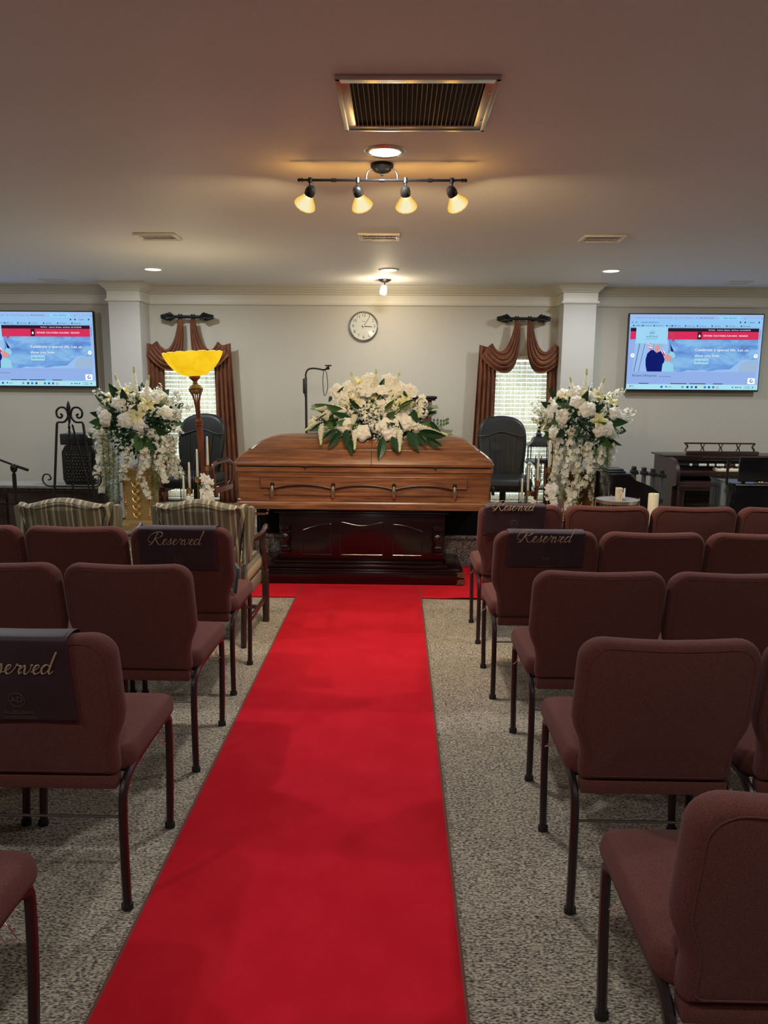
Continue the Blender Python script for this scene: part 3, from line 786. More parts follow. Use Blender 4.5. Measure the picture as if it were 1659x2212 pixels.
for cx, cz, lab in ((-3.935, 1.888, 'wall-mounted flat screen left of the left column, cut by the picture edge'), (3.107, 1.898, 'flat wall screen right of the right column, whole web page with two people')):
    t = thing('wall_screen', lab, 'television', (cx, WALL, cz - TH / 2), group='wall-mounted televisions')
    yf = WALL - .085
    b = MB(); b.box(cx - TW / 2, cx + TW / 2, yf, yf + .045, cz - TH / 2, cz + TH / 2, .004); part('housing', b, 'black', t)
    b = MB(); b.box(cx - .25, cx + .25, yf + .04, WALL, cz - .18, cz + .18); part('wall_mount', b, 'black', t)
    part('display', screen_mesh(cx, cz + .004, yf - .0008, TW - .020, TH - .030), [E[k] for k in EK], t, smooth=False)

# ================================================================== red runners
b = MB(); X0, X1 = -.728, .188
b.cur = 0; b.box(X0 + .008, X1 - .008, -2.2, 5.49, .006, .014, .003)
t = thing('aisle_runner', 'long red carpet runner down the aisle to the casket', 'carpet runner', ((X0 + X1) / 2, 1.6, 0))
part('pile', b, 'runner', t)
b = MB()
for x in (X0, X1 - .010): b.box(x, x + .010, -2.2, 5.49, .005, .0145, .002)
part('binding', b, 'runner_edge', t)
b = MB()
def rf(u, v):
    x = -1.32 + 2.30 * u; y = 5.195 + 1.0 * v
    z = .0045 + .010 * max(0, math.sin((x - .35) * 9)) * max(0, 1 - v * 5) * (1 if .36 < x < .75 else 0)
    return (x, y - .012 * math.sin(u * 9) - (.02 if x > .8 else 0), z)
b.grid(rf, 60, 12)
o = solo('cross_runner', b, 'runner', 'wider red carpet lying crossways under the casket base', 'carpet runner', base=(-.17, 5.7, 0)); o.modifiers.new('s', 'SOLIDIFY').thickness = -.004

# ================================================================== casket
CX = -.2545
t = thing('casket', 'brown walnut casket with domed lid on its dark red stand', 'casket', (CX, 5.95, .585))
def levels(mb, L, cap0=True, cap1=True, n=5, rad=.05):
    rings = []
    for (z, hx, hy) in L:
        rr = min(rad, hy * .8)
        rings.append([(CX + p[0], 5.95 + p[1], z) for p in rrect(-hx, hx, -hy, hy, rr, n)])
    k = len(rings[0]); vs = [p for r in rings for p in r]
    fs = [(j * k + i, j * k + (i + 1) % k, (j + 1) * k + (i + 1) % k, (j + 1) * k + i) for j in range(len(rings) - 1) for i in range(k)]
    if cap0: fs.append(list(range(k))[::-1])
    if cap1: fs.append([(len(rings) - 1) * k + i for i in range(k)])
    return mb.add(vs, fs)
b = MB(); levels(b, [(.660, .965, .340), (.868, .975, .342), (.868, .90, .28)], rad=.03); part('body', b, 'casket', t)
b = MB(); levels(b, [(.586, .988, .362), (.618, .988, .362), (.624, .982, .356), (.630, .982, .356), (.642, .972, .350), (.650, .976, .352), (.656, .976, .352), (.662, .965, .342)], rad=.03); part('base_moulding', b, 'casket', t, angle=15)
b = MB(); levels(b, [(.866, .975, .342), (.872, .986, .350), (.892, .986, .350), (.903, .984, .350), (.906, .975, .342)], rad=.03); part('rim_moulding', b, 'casket', t, angle=15)
b = MB(); levels(b, [(.905, .972, .34), (.918, .972, .34)], rad=.03); part('lid_gap', b, 'black', t)
lid = MB(); levels(lid, [(.917, .988, .352), (.934, .992, .355), (.944, .988, .350), (.972, .972, .336), (1.005, .938, .310), (1.030, .902, .284), (1.036, .898, .281),
                         (1.037, .884, .268), (1.070, .848, .238), (1.098, .806, .198), (1.120, .752, .152), (1.135, .690, .100), (1.143, .60, .045)], rad=.035, n=6)
def bis(mb, x, keep):
    bm = bmesh.new(); vs = [bm.verts.new(p) for p in mb.v]
    for f in mb.f: bm.faces.new([vs[i] for i in f])
    r = bmesh.ops.bisect_plane(bm, geom=bm.verts[:] + bm.edges[:] + bm.faces[:], plane_co=(x, 0, 0), plane_no=(keep, 0, 0), clear_inner=True)
    bmesh.ops.holes_fill(bm, edges=[e for e in bm.edges if e.is_boundary], sides=0)
    out = MB(); bm.verts.index_update(); out.v = [tuple(v.co) for v in bm.verts]; out.f = [[v.index for v in f.verts] for f in bm.faces]; out.m = [0] * len(out.f); bm.free(); return out
part('lid', bis(lid, -.2005, -1), 'casket', t, label='left half of the lid', angle=22)
part('lid', bis(lid, -.1965, 1), 'casket', t, label='right half of the lid under the flowers', angle=22)
# front panel with a scalloped valance and a lower plank
fy = 5.608
b = MB()
top = [(-1.034, .838), (.524, .838), (.524, .760)]
sc = [(.524, .752)]
px = [.524, .430, -.024, -.487, -.950, -1.034]
pts = [(.524, .838), (-1.034, .838), (-1.034, .752), (-.985, .752)]
for a, c in ((-.950, -.487), (-.487, -.024), (-.024, .437)):
    for k in range(0, 13):
        u = k / 12; pts.append((a + .02 + (c - a - .04) * u, .752 + .026 * math.sin(PI * u) ** .8))
pts += [(.472, .752), (.524, .752)]
b.prism(pts, fy - .020, fy + .01); part('scalloped_valance', b, 'casket', t)
b = MB(); b.box(-1.020, .515, fy - .006, fy + .01, .690, .712, .003); b.box(-1.015, .508, fy - .003, fy + .01, .712, .755, .001); part('lower_plank', b, 'casket', t)
b = MB(); b.tube([(x, fy - .018, z - .004) for x, z in pts[3:-2]], .0055, 6); part('valance_edge', b, 'chairwood', t, label='dark wavy line along the valance')  # dark wavy line following the scalloped lower edge
b = MB(); rr_ = [(CX + p[0], 5.95 + p[1], 1.0362) for p in rrect(-.892, .892, -.275, .275, .03)]; b.tube(rr_ + [rr_[0]], .0028, 5, False); part('lid_groove', b, 'chairwood', t)
b = MB(); b.box(-1.040, .530, fy - .024, fy - .005, .832, .840, .002); b.box(-1.040, -1.032, fy - .022, fy - .005, .752, .838, .002); b.box(.522, .530, fy - .022, fy - .005, .752, .838, .002); part('panel_frame', b, 'casket', t, angle=15)
for x in (-.951, -.487, -.024, .437):
    b = MB()
    b.lathe([(0, -.062), (.008, -.058), (.013, -.040), (.017, -.018), (.016, .004), (.010, .028), (.007, .042), (0, .045)], (x, fy - .030, .735), 14)
    hd = part('handle_lug', b, 'pewter', t)
    b = MB(); b.box(x - .014, x + .014, fy - .032, fy - .004, .768, .785, .004); b.ball((x, fy - .024, .776), .016); part('lug_mount', b, 'iron', hd)
for x, w in ((-.705, .03), (.285, .014)):
    b = MB(); b.box(x - w, x + w, 5.594, 5.61, .908, .916, .002); b.tube([(x, 5.592, .912), (x + .006, 5.588, .895)], .004, 6); part('latch', b, 'iron', t)
b = MB(); b.box(.729, .745, 5.62, 5.70, .70, .76, .004); part('end_handle', b, 'iron', t)

# church truck carrying the casket: a steel rail sticking out at the left end
t = thing('casket_truck', 'folding steel casket carriage poking out under the left end of the casket', 'casket carriage', (-1.0, 5.9, .0145))
b = MB(); b.tube([(-1.20, 5.70, .527), (-1.02, 5.70, .530)], .011, 8); b.tube([(-1.20, 6.15, .527), (-1.02, 6.15, .530)], .011, 8); b.tube([(-1.18, 5.70, .527), (-1.18, 6.15, .527)], .011, 8); part('end_rail', b, 'steel', t)
b = MB(); b.tube([(-1.13, 5.70, .53), (-1.13, 5.70, .584)], .009, 8); part('bracket', b, 'steel', t)
for dz in (0, .028):
    b = MB(); b.ball((-1.012 + dz * .3, 5.70, .535 + dz), .013); part('knob', b, 'steel', t)
for y in (5.70, 6.15):
    b = MB(); b.tube([(-1.155, y, .527), (-1.155, y, .03)], .010, 8); b.ball((-1.155, y, .0265), .012); part('leg', b, 'iron', t)

# ================================================================== bier (stand)
t = thing('casket_stand', 'glossy dark red wooden stand with turned corner columns beneath the casket', 'casket stand', (-.3, 5.85, .0145))
b = MB(); b.box(-1.125, .522, 5.545, 6.20, .0145, .108, .006); b.box(-1.09, .487, 5.565, 6.18, .108, .120, .004); part('plinth', b, 'bier', t)
b = MB(); b.box(-1.0, .395, 5.60, 6.16, .120, .150, .008); b.box(-.96, .36, 5.63, 6.13, .150, .172, .008); part('stepped_moulding', b, 'bier', t)
b = MB(); b.box(-.915, .372, 5.665, 6.10, .172, .548, .004); part('cabinet_body', b, 'bier', t)
b = MB(); b.box(-.945, .402, 5.63, 6.13, .548, .562, .004); b.box(-.93, .387, 5.645, 6.115, .562, .585, .004); part('top', b, 'bier', t)
for x in (-.868, .318):
    b = MB(); b.lathe([(0, .232), (.043, .232), (.043, .244), (.034, .248), (.040, .258), (.040, .266), (.032, .272), (.038, .282), (.030, .290), (.028, .300), (.040, .330), (.043, .352), (.036, .376), (.030, .386), (.038, .394), (.038, .402), (.031, .408), (.040, .418), (.040, .428), (.043, .432), (.043, .446), (0, .446)], (x, 5.655, 0), 24)
    part('turned_column', b, 'bier', t)
def panel(poly, nm='panel'):
    b = MB(); pp = [Vector(p) for p in poly]
    b.tube([(p.x, 5.662, p.y) for p in [q for q in resample(poly, 90, True)] + [pp[0]]], .0042, 6, False)
    o = part('panel_moulding', b, 'bier', t)
panel([(-.735, .216), (-.735, .408)] + [(-.735 + .225 * k / 8, .408 + .052 * math.sin(k / 8 * PI / 2)) for k in range(1, 9)] + [(-.510, .216)])
panel([(-.435, .216), (-.435, .462)] + [(-.435 + .33 * k / 12, .470 - .016 * math.sin(PI * k / 12) + .006 * math.cos(2 * PI * k / 12)) for k in range(13)] + [(-.105, .216)])
panel([(-.030, .216), (-.030, .460)] + [(-.030 + .232 * k / 8, .460 - .052 * (1 - math.cos(k / 8 * PI / 2))) for k in range(1, 9)] + [(.202, .216)])
for zt, up in ((.112, 1), (.016, -1)):
    b = MB(); z0 = .112 if up == 1 else .016; pts = [(.523, z0)]
    n = 14
    for k in range(n + 1):
        a = PI / 2 * k / n; rr = .058 * (1 + .10 * math.cos(a * 12)); pts.append((.523 - rr * math.cos(a), z0 - up * rr * math.sin(a)))
    b.prism(pts, 5.5425, 5.5455)
    for q in (.022, .040):
        b.tube([(.523 - q * math.cos(PI / 2 * k / 8), 5.541, z0 - up * q * math.sin(PI / 2 * k / 8)) for k in range(9)], .0018, 5)
    part('corner_bracket', b, mat('aged_brass', (.20, .13, .07), .45, .8), t, label='pierced aged brass corner')

b = MB(); b.box(-1.22, .75, 6.32, 6.62, PLAT, .578, .015)
t = solo('draped_riser_box', b, 'black_cloth', 'long low black cloth-covered box on the platform edge behind the casket', 'draped box')

# ================================================================== chapel chairs
def make_chair():
    t = thing('chapel_chair', 'x', 'chair', (0, 0, 0), group='burgundy chapel chairs')
    # backrest: wide upper part, narrowing above the seat
    ol = []
    W1, W2, zt, zb = .245, .212, .852, .412
    def arc(cx, cz, r, a0, a1, n=7): return [(cx + r * math.cos(R(a0 + (a1 - a0) * k / n)), cz + r * math.sin(R(a0 + (a1 - a0) * k / n))) for k in range(n + 1)]
    ol += [(W2, .50), (W2 + .006, .535), (W1 - .008, .580), (W1, .615), (W1 - .001, .70)]
    ol += arc(W1 - .068, zt - .066, .066, 0, 90)
    ol += [(.09, zt - .003), (0, zt - .005), (-.09, zt - .003)]
    ol += arc(-W1 + .068, zt - .066, .066, 90, 180)
    ol += [(-W1 + .001, .70), (-W1, .615), (-W1 + .008, .580), (-W2 - .006, .535), (-W2, .50)]
    ol += arc(-W2 + .018, zb + .018, .018, 180, 270, 3) + [(-.1, zb), (0, zb), (.1, zb)] + arc(W2 - .018, zb + .018, .018, 270, 360, 3)
    b = MB()
    def fb(x, z, d):
        curve = -.018 * (1 - (x / .245) ** 2)      # gently dished towards the sitter
        return (x, -.168 + d - (z - .41) * .155 + curve * min(1, max(0, (z - .45) * 4)), z)
    b.inflate(ol, .066, .020, .006, 5, fb)
    part('backrest', b, 'fabric', t, local=True, angle=60)
    b = MB(); b.tube([fb(x, z, -.0335) for x, z in resample([(p[0] * .90, .63 + (p[1] - .63) * .91) for p in ol], 110, True)], .0018, 5, False)
    part('back_seam', b, 'fabric', t, local=True)
    # seat cushion
    so = rrect(-.240, .240, -.165, .285, .055, 6)
    b = MB()
    def fs(x, y, d):
        z = .442 + d + .012 * (1 - (x / .25) ** 2) * (1 if d > 0 else 0)
        z -= .030 * max(0, (y - .16) / .13) ** 2
        return (x, y, z + .02 * (y < 0) * 0)
    b.inflate(so, .074, .022, .004, 5, fs)
    part('seat', b, 'fabric', t, local=True, angle=60)
    b = MB(); b.box(-.205, .205, -.196, -.150, .372, .413, .006); part('back_rail', b, 'fabric', t, local=True)
    for s in (-1, 1):
        x = .220 * s
        b = MB(); b.tube(catmull([(x, -.200, .014), (x, -.200, .20), (x, -.194, .322), (x, -.180, .366), (x, -.145, .392), (x, -.10, .403)], 4), .0168, 8, sq=.72); part('leg', b, 'chair_metal', t, local=True)
        b = MB(); b.tube([(x, -.10, .403), (x, .02, .407), (x, .13, .409)], .0165, 8, sq=.72); part('side_rail', b, 'chair_metal', t, local=True)
        b = MB(); b.tube(catmull([(x, .13, .409), (x, .185, .409), (x, .222, .395), (x, .238, .360), (x, .230, .20), (x, .208, .014)], 5), .0168, 8, sq=.72); part('leg', b, 'chair_metal', t, local=True)
        for y in (-.200, .207):
            b = MB(); b.tube([(x, y, 0), (x, y, .004), (x, y, .020)], [.0172, .0176, .0176], 8, sq=.74); part('foot_cap', b, 'black_rubber', t, local=True)
        b = MB(); b.tube([(x + s * .004, .10, .392), (x + s * .016, .10, .368), (x + s * .020, .14, .345), (x + s * .006, .15, .352), (x + s * .002, .13, .392)], .0016, 5); part('ganging_hook', b, 'steel', t, local=True)
    b = MB(); b.tube([(-.220, -.200, .292), (.220, -.200, .292)], .0038, 6); part('stretcher', b, 'darkwire', t, local=True)
    b = MB(); b.box(-.205, .205, .10, .125, .388, .408); b.box(-.205, .205, -.12, -.095, .388, .408); part('seat_brace', b, 'chair_metal', t, local=True)
    return t
chair0 = make_chair(); first = [True]
def chair(x, y, rz, label):
    if first[0]:
        chair0.location = (x, y, 0); chair0.rotation_euler = (0, 0, R(rz)); chair0['label'] = label; ROOTLOC[chair0.name] = Vector((x, y, 0)); first[0] = False; return chair0
    return copy_thing(chair0, (x, y, 0), R(rz), label)
B_ = 'burgundy chair '
CH = [
 (.735, 2.145, 0, B_ + 'on the right aisle side, shown large and whole, fourth from the casket'),
 (1.235, 2.15, 0, B_ + 'at the right picture edge beside the large whole aisle chair'),
 (.728, 1.372, 0, B_ + 'nearest on the right, cut off by the bottom right picture corner'),
 (.745, 2.885, 0, B_ + 'without cover on the aisle, right side, third row from the casket'),
 (1.240, 2.885, 0, B_ + 'right of the uncovered aisle chair in the third row from the casket'),
 (.700, 3.655, 0, B_ + 'on the aisle, right side second row, under a reserved cover'),
 (1.197, 3.655, 0, B_ + 'in the right second row, between the covered chair and the edge chair'),
 (1.694, 3.655, 0, B_ + 'at the right picture edge in the second row'),
 (.712, 4.452, 0, B_ + 'on the aisle, right side front row, under a reserved cover'),
 (1.207, 4.452, 0, B_ + 'in the right front row, below the round table'),
 (1.702, 4.452, 0, B_ + 'in the right front row, between two plain chairs, below the organ'),
 (2.197, 4.452, 0, B_ + 'in the right front row, cut by the picture edge'),
 (-.992, 2.125, 0, B_ + 'on the aisle, left side, lower left with a large reserved cover'),
 (-1.492, 2.125, 0, B_ + 'outside the left edge, only its legs show beside the covered chair'),
 (-1.000, 2.915, -1, B_ + 'without cover on the aisle, left side, behind the lower left covered chair'),
 (-1.500, 2.92, -1, B_ + 'at the left picture edge beside the uncovered left aisle chair'),
 (-1.018, 3.655, 0, B_ + 'on the left aisle side, front row, under a reserved cover'),
 (-1.520, 3.655, 0, B_ + 'in the left front row, between the covered chair and the edge chair'),
 (-2.020, 3.655, 0, B_ + 'in the left front row, cut by the left picture edge'),
 (-1.035, 1.245, 0, B_ + 'at the lower left corner, only seat corner and front leg show'),
]
for c in CH: chair(*c)

# ------------------------------------------------------------------ reserved covers
LET = {
 'R': (1.9, [[(.1, .35), (-.35, .45), (-.55, 1.0), (-.1, 1.75), (.8, 2.15), (1.5, 2.05), (1.65, 1.6), (1.2, 1.15), (.55, 1.05)], [(.85, 2.0), (.62, 1.2), (.35, .35), (.05, -.05), (-.25, -.1)], [(.55, 1.05), (.95, .6), (1.3, .1), (1.7, -.05), (2.05, .25)]]),
 'e': (.85, [[(-.05, .2), (.35, .45), (.65, .8), (.5, 1.0), (.25, .75), (.2, .3), (.45, 0), (.85, .25)]]),
 's': (.80, [[(-.05, .2), (.3, .65), (.45, 1.1), (.55, .6), (.52, .15), (.25, -.02), (.05, .1)], [(.52, .12), (.8, .25)]]),
 'r': (.90, [[(-.05, .2), (.25, .75), (.32, 1.1), (.45, .9), (.75, .88), (.65, .35), (.75, .02), (.95, .25)]]),
 'v': (.95, [[(-.05, .6), (.15, .95), (.28, .7), (.3, .15), (.5, 0), (.8, .5), (.82, 1.0), (.95, .9)]]),
 'd': (1.1, [[(.75, .85), (.45, 1.02), (.1, .6), (.2, .08), (.5, .1), (.85, .6)], [(1.12, 2.3), (.92, 1.2), (.82, .3), (.95, .0), (1.2, .3)]]),
}
def script_word(word, width, fn, r):
    tot = sum(LET[c][0] for c in word); k = width / tot; mb = MB(); x = 0
    for c in word:
        for st in LET[c][1]:
            P = catmull([(p[0] + x + .32 * p[1], p[1], 0) for p in st], 5); n = len(P); pts = []; rr = []
            for i, p in enumerate(P):
                pts.append(fn((p.x - tot / 2 - .3) * k, (p.y - .6) * k))
                d = (P[min(i + 1, n - 1)] - P[max(i - 1, 0)]); rr.append(r * (1.7 if d.y < -abs(d.x) * .6 else .8))
            mb.tube(pts, rr, 5)
        x += LET[c][0]
    return mb
def cover(cx, cy, rz, x0, x1, drop, tz, label, wtxt=.25, dim=False):
    """cloth folded over the top of a chair back; x in chair coordinates"""
    t = thing('reserved_cover', label, 'chair cover', (cx, cy, .70), R(rz), 'plum reserved covers')
    LT = .852 + .006
    def back_y(z, x): return -.168 - .0395 - (z - .41) * .155 - .018 * (1 - (x / .245) ** 2) * min(1, max(0, (z - .45) * 4)) - .0035
    def fn(u, v):
        x = x0 + (x1 - x0) * u; xx = abs(x) / .245
        top = LT - (0.028 * max(0, xx - .72) / .28) ** 1 * (1 if xx > .72 else 0)
        Ltop = .074; Lf = .12; tot = drop + Ltop + Lf; s = v * tot
        if s < drop:
            z = top - .012 - (drop - s); y = back_y(z, x) - .0008 * (1 + math.sin(u * 9 + z * 30))
        elif s < drop + Ltop:
            a = PI * (s - drop) / Ltop; yf_ = -.168 + .046 - (top - .41) * .155 - .018 * (1 - (x / .245) ** 2); ym = (back_y(top, x) + yf_) / 2; hw = (yf_ - back_y(top, x)) / 2
            y = ym - hw * math.cos(a); z = top - .012 + .013 * math.sin(a)
        else:
            z = top - .012 - (s - drop - Ltop); y = -.168 + .046 - (z - .41) * .155 - .018 * (1 - (x / .245) ** 2)
        return (x, y, z - .70)
    b = MB(); b.grid(fn, 20, 40); o = part('cloth', b, 'cover', t, local=True, angle=180); o.modifiers.new('s', 'SOLIDIFY').thickness = .0015
    xc = (x0 + x1) / 2
    def ft(dz0):
        def f(a, c):
            z = .852 + dz0 + c
            return (xc + a, back_y(z, xc + a) - .0038, z - .70)
        return f
    b = script_word('Reserved', wtxt, ft(tz), .0016); part('lettering', b, 'cover_text' , t, local=True, label='script word Reserved')
    b = MB(); f = ft(tz - .095)
    b.tube([f(.021 * math.cos(a), .021 * math.sin(a)) for a in [2 * PI * k / 24 for k in range(25)]], .0006, 4, False)
    vs, fs = text_geo('AD', .024); b.add([f(v.x, v.y) for v in vs], fs)
    g = ft(tz - .135); vs, fs = text_geo('ALLEN DAVE', .014); b.add([g(v.x, v.y) for v in vs], fs)
    for q in (-.014, -.019): b.tube([g(-.045, q), g(.045, q)], .0005, 4)
    part('emblem', b, 'cover_text_dim', t, local=True)
cover(-.992, 2.125, 0, -.175, .135, .245, -.085, 'dark plum reserved cover on the lower left aisle chair, lettering cut by picture edge', .225)
cover(-1.018, 3.655, 0, -.190, .175, .20, -.060, 'dark plum reserved cover on the left front row aisle chair, near the striped armchair', .235)
cover(.700, 3.655, 0, -.185, .170, .165, -.028, 'dark plum reserved cover on the right second row aisle chair', .235)
cover(.712, 4.452, 0, -.215, .130, .165, -.012, 'dark plum reserved cover on the right front row aisle chair, next to the casket', .22)
b = MB(); b.box(-.006, .006, -.055, .055, 0, .13, .002, Matrix.Translation((-.812, 3.585, .497)) @ Matrix.Rotation(R(8), 4, 'Y') @ Matrix.Rotation(R(20), 4, 'Z'))
solo('hymn_book', b, mat('book_teal', (.03, .06, .07), .5), 'thin dark teal book standing on the left front row aisle seat', 'book')

# ================================================================== striped armchairs
def make_arm():
    t = thing('striped_armchair', 'x', 'armchair', (0, 0, 0), group='striped wing armchairs')
    # camel back seen from behind; faces +Y
    pts = []
    n = 24
    for k in range(n + 1):
        u = -1 + 2 * k / n; pts.append((-u * .262, .835 + .045 * math.cos(u * PI / 2 * 1.0) ** 2 + .012 * (abs(u) > .85)))
    ol = [(.20, .44), (.215, .60), (.25, .76), (.272, .81)] + pts[0:] + [(-.272, .81), (-.25, .76), (-.215, .60), (-.20, .44)]
    b = MB(); fb = lambda x, z, d: (x, -.20 + d - (z - .44) * .17 + .05 * (abs(x) / .27) ** 3 * (1 if z > .6 else .4), z)
    b.inflate(ol, .085, .028, .012, 4, fb); part('backrest', b, 'stripe', t, local=True, angle=60)
    b = MB(); b.tube([fb(x * .90, .62 + (z - .62) * .93, -.050) for x, z in resample([tuple(p) for p in ol], 120, True)], .0035, 5, False); part('piping', b, 'stripe', t, local=True)
    for s in (-1, 1):
        b = MB(); wl = [(-.30 + .02, .50), (-.19, .50), (-.16, .66), (-.165, .78), (-.21, .83), (-.27, .83), (-.28, .70)]
        b.inflate(wl, .045, .018, .006, 4, lambda y, z, d, s=s: (s * (.245 + .03 * (z - .5) / .33) + d, y + .03, z)); part('wing', b, 'stripe', t, local=True, angle=60)
    b = MB(); b.inflate(rrect(-.245, .245, -.20, .29, .05), .13, .035, .012, 4, lambda x, y, d: (x, y, .405 + d)); part('seat_cushion', b, 'stripe', t, local=True, angle=60)
    b = MB(); b.box(-.24, .24, -.20, .27, .265, .345, .012); part('seat_frame', b, 'stripe', t, local=True)
    for s in (-1, 1):
        x = s * .262
        b = MB(); b.tube(catmull([(x, -.21, .60), (x, -.08, .615), (x, .08, .600), (x + s * .008, .17, .612), (x + s * .012, .235, .632), (x + s * .010, .262, .618)], 5), [.016] * 11 + [.018] * 5 + [.022] * 9 + [.016], 8, sq=.8) if False else b.tube(catmull([(x, -.21, .60), (x, -.08, .615), (x, .08, .600), (x + s * .008, .17, .612), (x + s * .012, .235, .632), (x + s * .010, .262, .618)], 5), .019, 8, sq=.8)
        part('arm', b, 'chairwood', t, local=True)
        b = MB(); b.tube(catmull([(x + s * .004, .235, .62), (x - s * .004, .215, .52), (x, .235, .44), (x, .255, .34)], 4), .016, 8, sq=.9); part('arm_post', b, 'chairwood', t, local=True)
        b = MB(); b.box(x - .020, x + .020, .235, .275, 0, .345, .004); part('leg', b, 'chairwood', t, local=True)
        b = MB(); b.tube([(s * .225, -.20, .34), (s * .225, -.215, .18), (s * .228, -.255, 0.005)], .018, 8); part('leg', b, 'chairwood', t, local=True)
        b = MB(); b.box(x - .010, x + .010, -.20, .24, .150, .178, .003); part('stretcher', b, 'chairwood', t, local=True)
    b = MB(); b.box(-.25, .25, .02, .04, .152, .176, .003); part('cross_stretcher', b, 'chairwood', t, local=True)
    return t
a0 = make_arm()
a0.location = (-1.110, 4.385, 0); a0.rotation_euler = (0, 0, R(-1)); a0['label'] = 'striped olive and gold wing armchair by the left end of the casket, wooden arm visible'
copy_thing(a0, (-1.905, 4.385, 0), R(3), 'striped olive and gold wing armchair at far left in front of the dark sideboard')

# ================================================================== flowers: shared meshes
random.seed(7)
def petal(mb, Q, L, Wd, cup, curl, base=0.0, n=4):
    def f(u, v):
        x = (v - .5) * 2; w = Wd * math.sin(PI * min(1, .12 + .80 * u)) ** .7
        p = Vector((x * w, -cup * (1 - x * x) * math.sin(u * PI) + curl * u * u, L * u + base))
        return Q @ p
    mb.grid(f, n, 3)
def rose_mesh():
    b = MB()
    for ring, (cnt, op, L, w) in enumerate(((3, 6, .026, .012), (4, 22, .033, .017), (5, 44, .042, .022), (6, 68, .054, .029), (5, 90, .064, .033))):
        for k in range(cnt):
            a = 2 * PI * (k + ring * .37) / cnt + random.uniform(-.15, .15)
            Q = Matrix.Rotation(a, 3, 'Z') @ Matrix.Rotation(R(-op + random.uniform(-7, 7)), 3, 'X')
            def f(u, v, Q=Q, L=L, w=w, ring=ring):
                x = (v - .5) * 2; ww = w * (math.sin(PI * min(1, .10 + .84 * u)) ** .75 + .05)
                return Q @ Vector((x * ww, -.013 * (1 - x * x) * math.sin(u * PI * .8) + .012 * (ring > 1) * u ** 3, L * u * (1 - .10 * x * x)))
            b.grid(f, 5, 4)
    return mesh_only('rose_mesh', b, ['rose'])
def lily_mesh():
    b = MB()
    for k in range(6):
        Q = Matrix.Rotation(2 * PI * k / 6, 3, 'Z') @ Matrix.Rotation(R(-44 - (k % 2) * 8), 3, 'X')
        def f(u, v, Q=Q):
            x = (v - .5) * 2; w = .020 * math.sin(PI * min(1, .08 + .92 * u)) ** .8
            return Q @ Vector((x * w, -.010 * (1 - x * x) * 1 + .0, .068 * u)) + Q @ Vector((0, .022 * u ** 3, 0))
        b.cur = 0; b.grid(f, 6, 2)
    b.cur = 1
    for k in range(5):
        a = 2 * PI * k / 5; b.tube([(0, 0, 0), (.008 * math.cos(a), .008 * math.sin(a), .04)], .0014, 4)
    return mesh_only('lily_mesh', b, ['lily', 'stamen'])
def floret(mb, c, d, s, n=4):
    Q = aim(d, random.random() * 6)
    for k in range(n):
        q = Q @ Matrix.Rotation(2 * PI * k / n, 3, 'Z')
        P = [Vector((0, 0, 0)), Vector((.5, .55, .15)), Vector((0, 1.15, .35)), Vector((-.5, .55, .15))]
        mb.add([Vector(c) + q @ (p * s) for p in P], [(0, 1, 2, 3)])
def cluster_mesh(r=.036, n=60, s=.010):
    b = MB()
    for k in range(n):
        d = Vector((random.gauss(0, 1), random.gauss(0, 1), random.gauss(.25, 1))).normalized()
        floret(b, d * r * random.uniform(.8, 1.05), d, s)
    return mesh_only('cluster_mesh', b, ['floret'], False)
def spike_mesh(L=.16, n=110, r0=.028, tip='bud'):
    b = MB(); b.cur = 1; b.tube([(0, 0, 0), (0, 0, L)], .002, 5)
    for k in range(n):
        u = k / n; a = k * 2.4; rr = r0 * (1 - u * .8); d = Vector((math.cos(a), math.sin(a), .5 + u))
        p = Vector((rr * math.cos(a) * .6, rr * math.sin(a) * .6, L * u))
        b.cur = 0 if u < .78 else 1
        s = .014 * (1 - .60 * u)
        if u < .78: floret(b, p, d, s, 3)
        else: b.ball(p, s * .75, s * .75, s * 1.0, 5, 3)
    return mesh_only('spike_mesh', b, ['floret', tip], False)
def leaf_mesh(m, wk=.25, droop=.12):
    """unit length leaf along +Z, face towards -Y"""
    b = MB()
    def f(u, v):
        x = (v - .5) * 2; w = wk * math.sin(PI * u ** .85) ** .9
        return (x * w, .06 * abs(x) * -1 * math.sin(PI * u) + droop * u * u, u)
    b.grid(f, 8, 4); me = mesh_only('leaf_mesh', b, [m]); return me
def fern_mesh(m='fern', n=22):
    b = MB(); b.tube([(0, 0, 0), (0, .05, .5), (0, .16, 1)], .008, 4)
    for k in range(n):
        u = (k + 1) / (n + 1); y = .16 * u * u
        for s in (-1, 1):
            L = .16 * (1 - .5 * u); z = u
            b.add([(0, y, z), (s * L * .6, y - .01, z + .02 + .03), (s * L, y + .02, z + .10), (s * L * .45, y, z + .075)], [(0, 1, 2, 3)])
    return mesh_only('fern_mesh', b, [m], False)
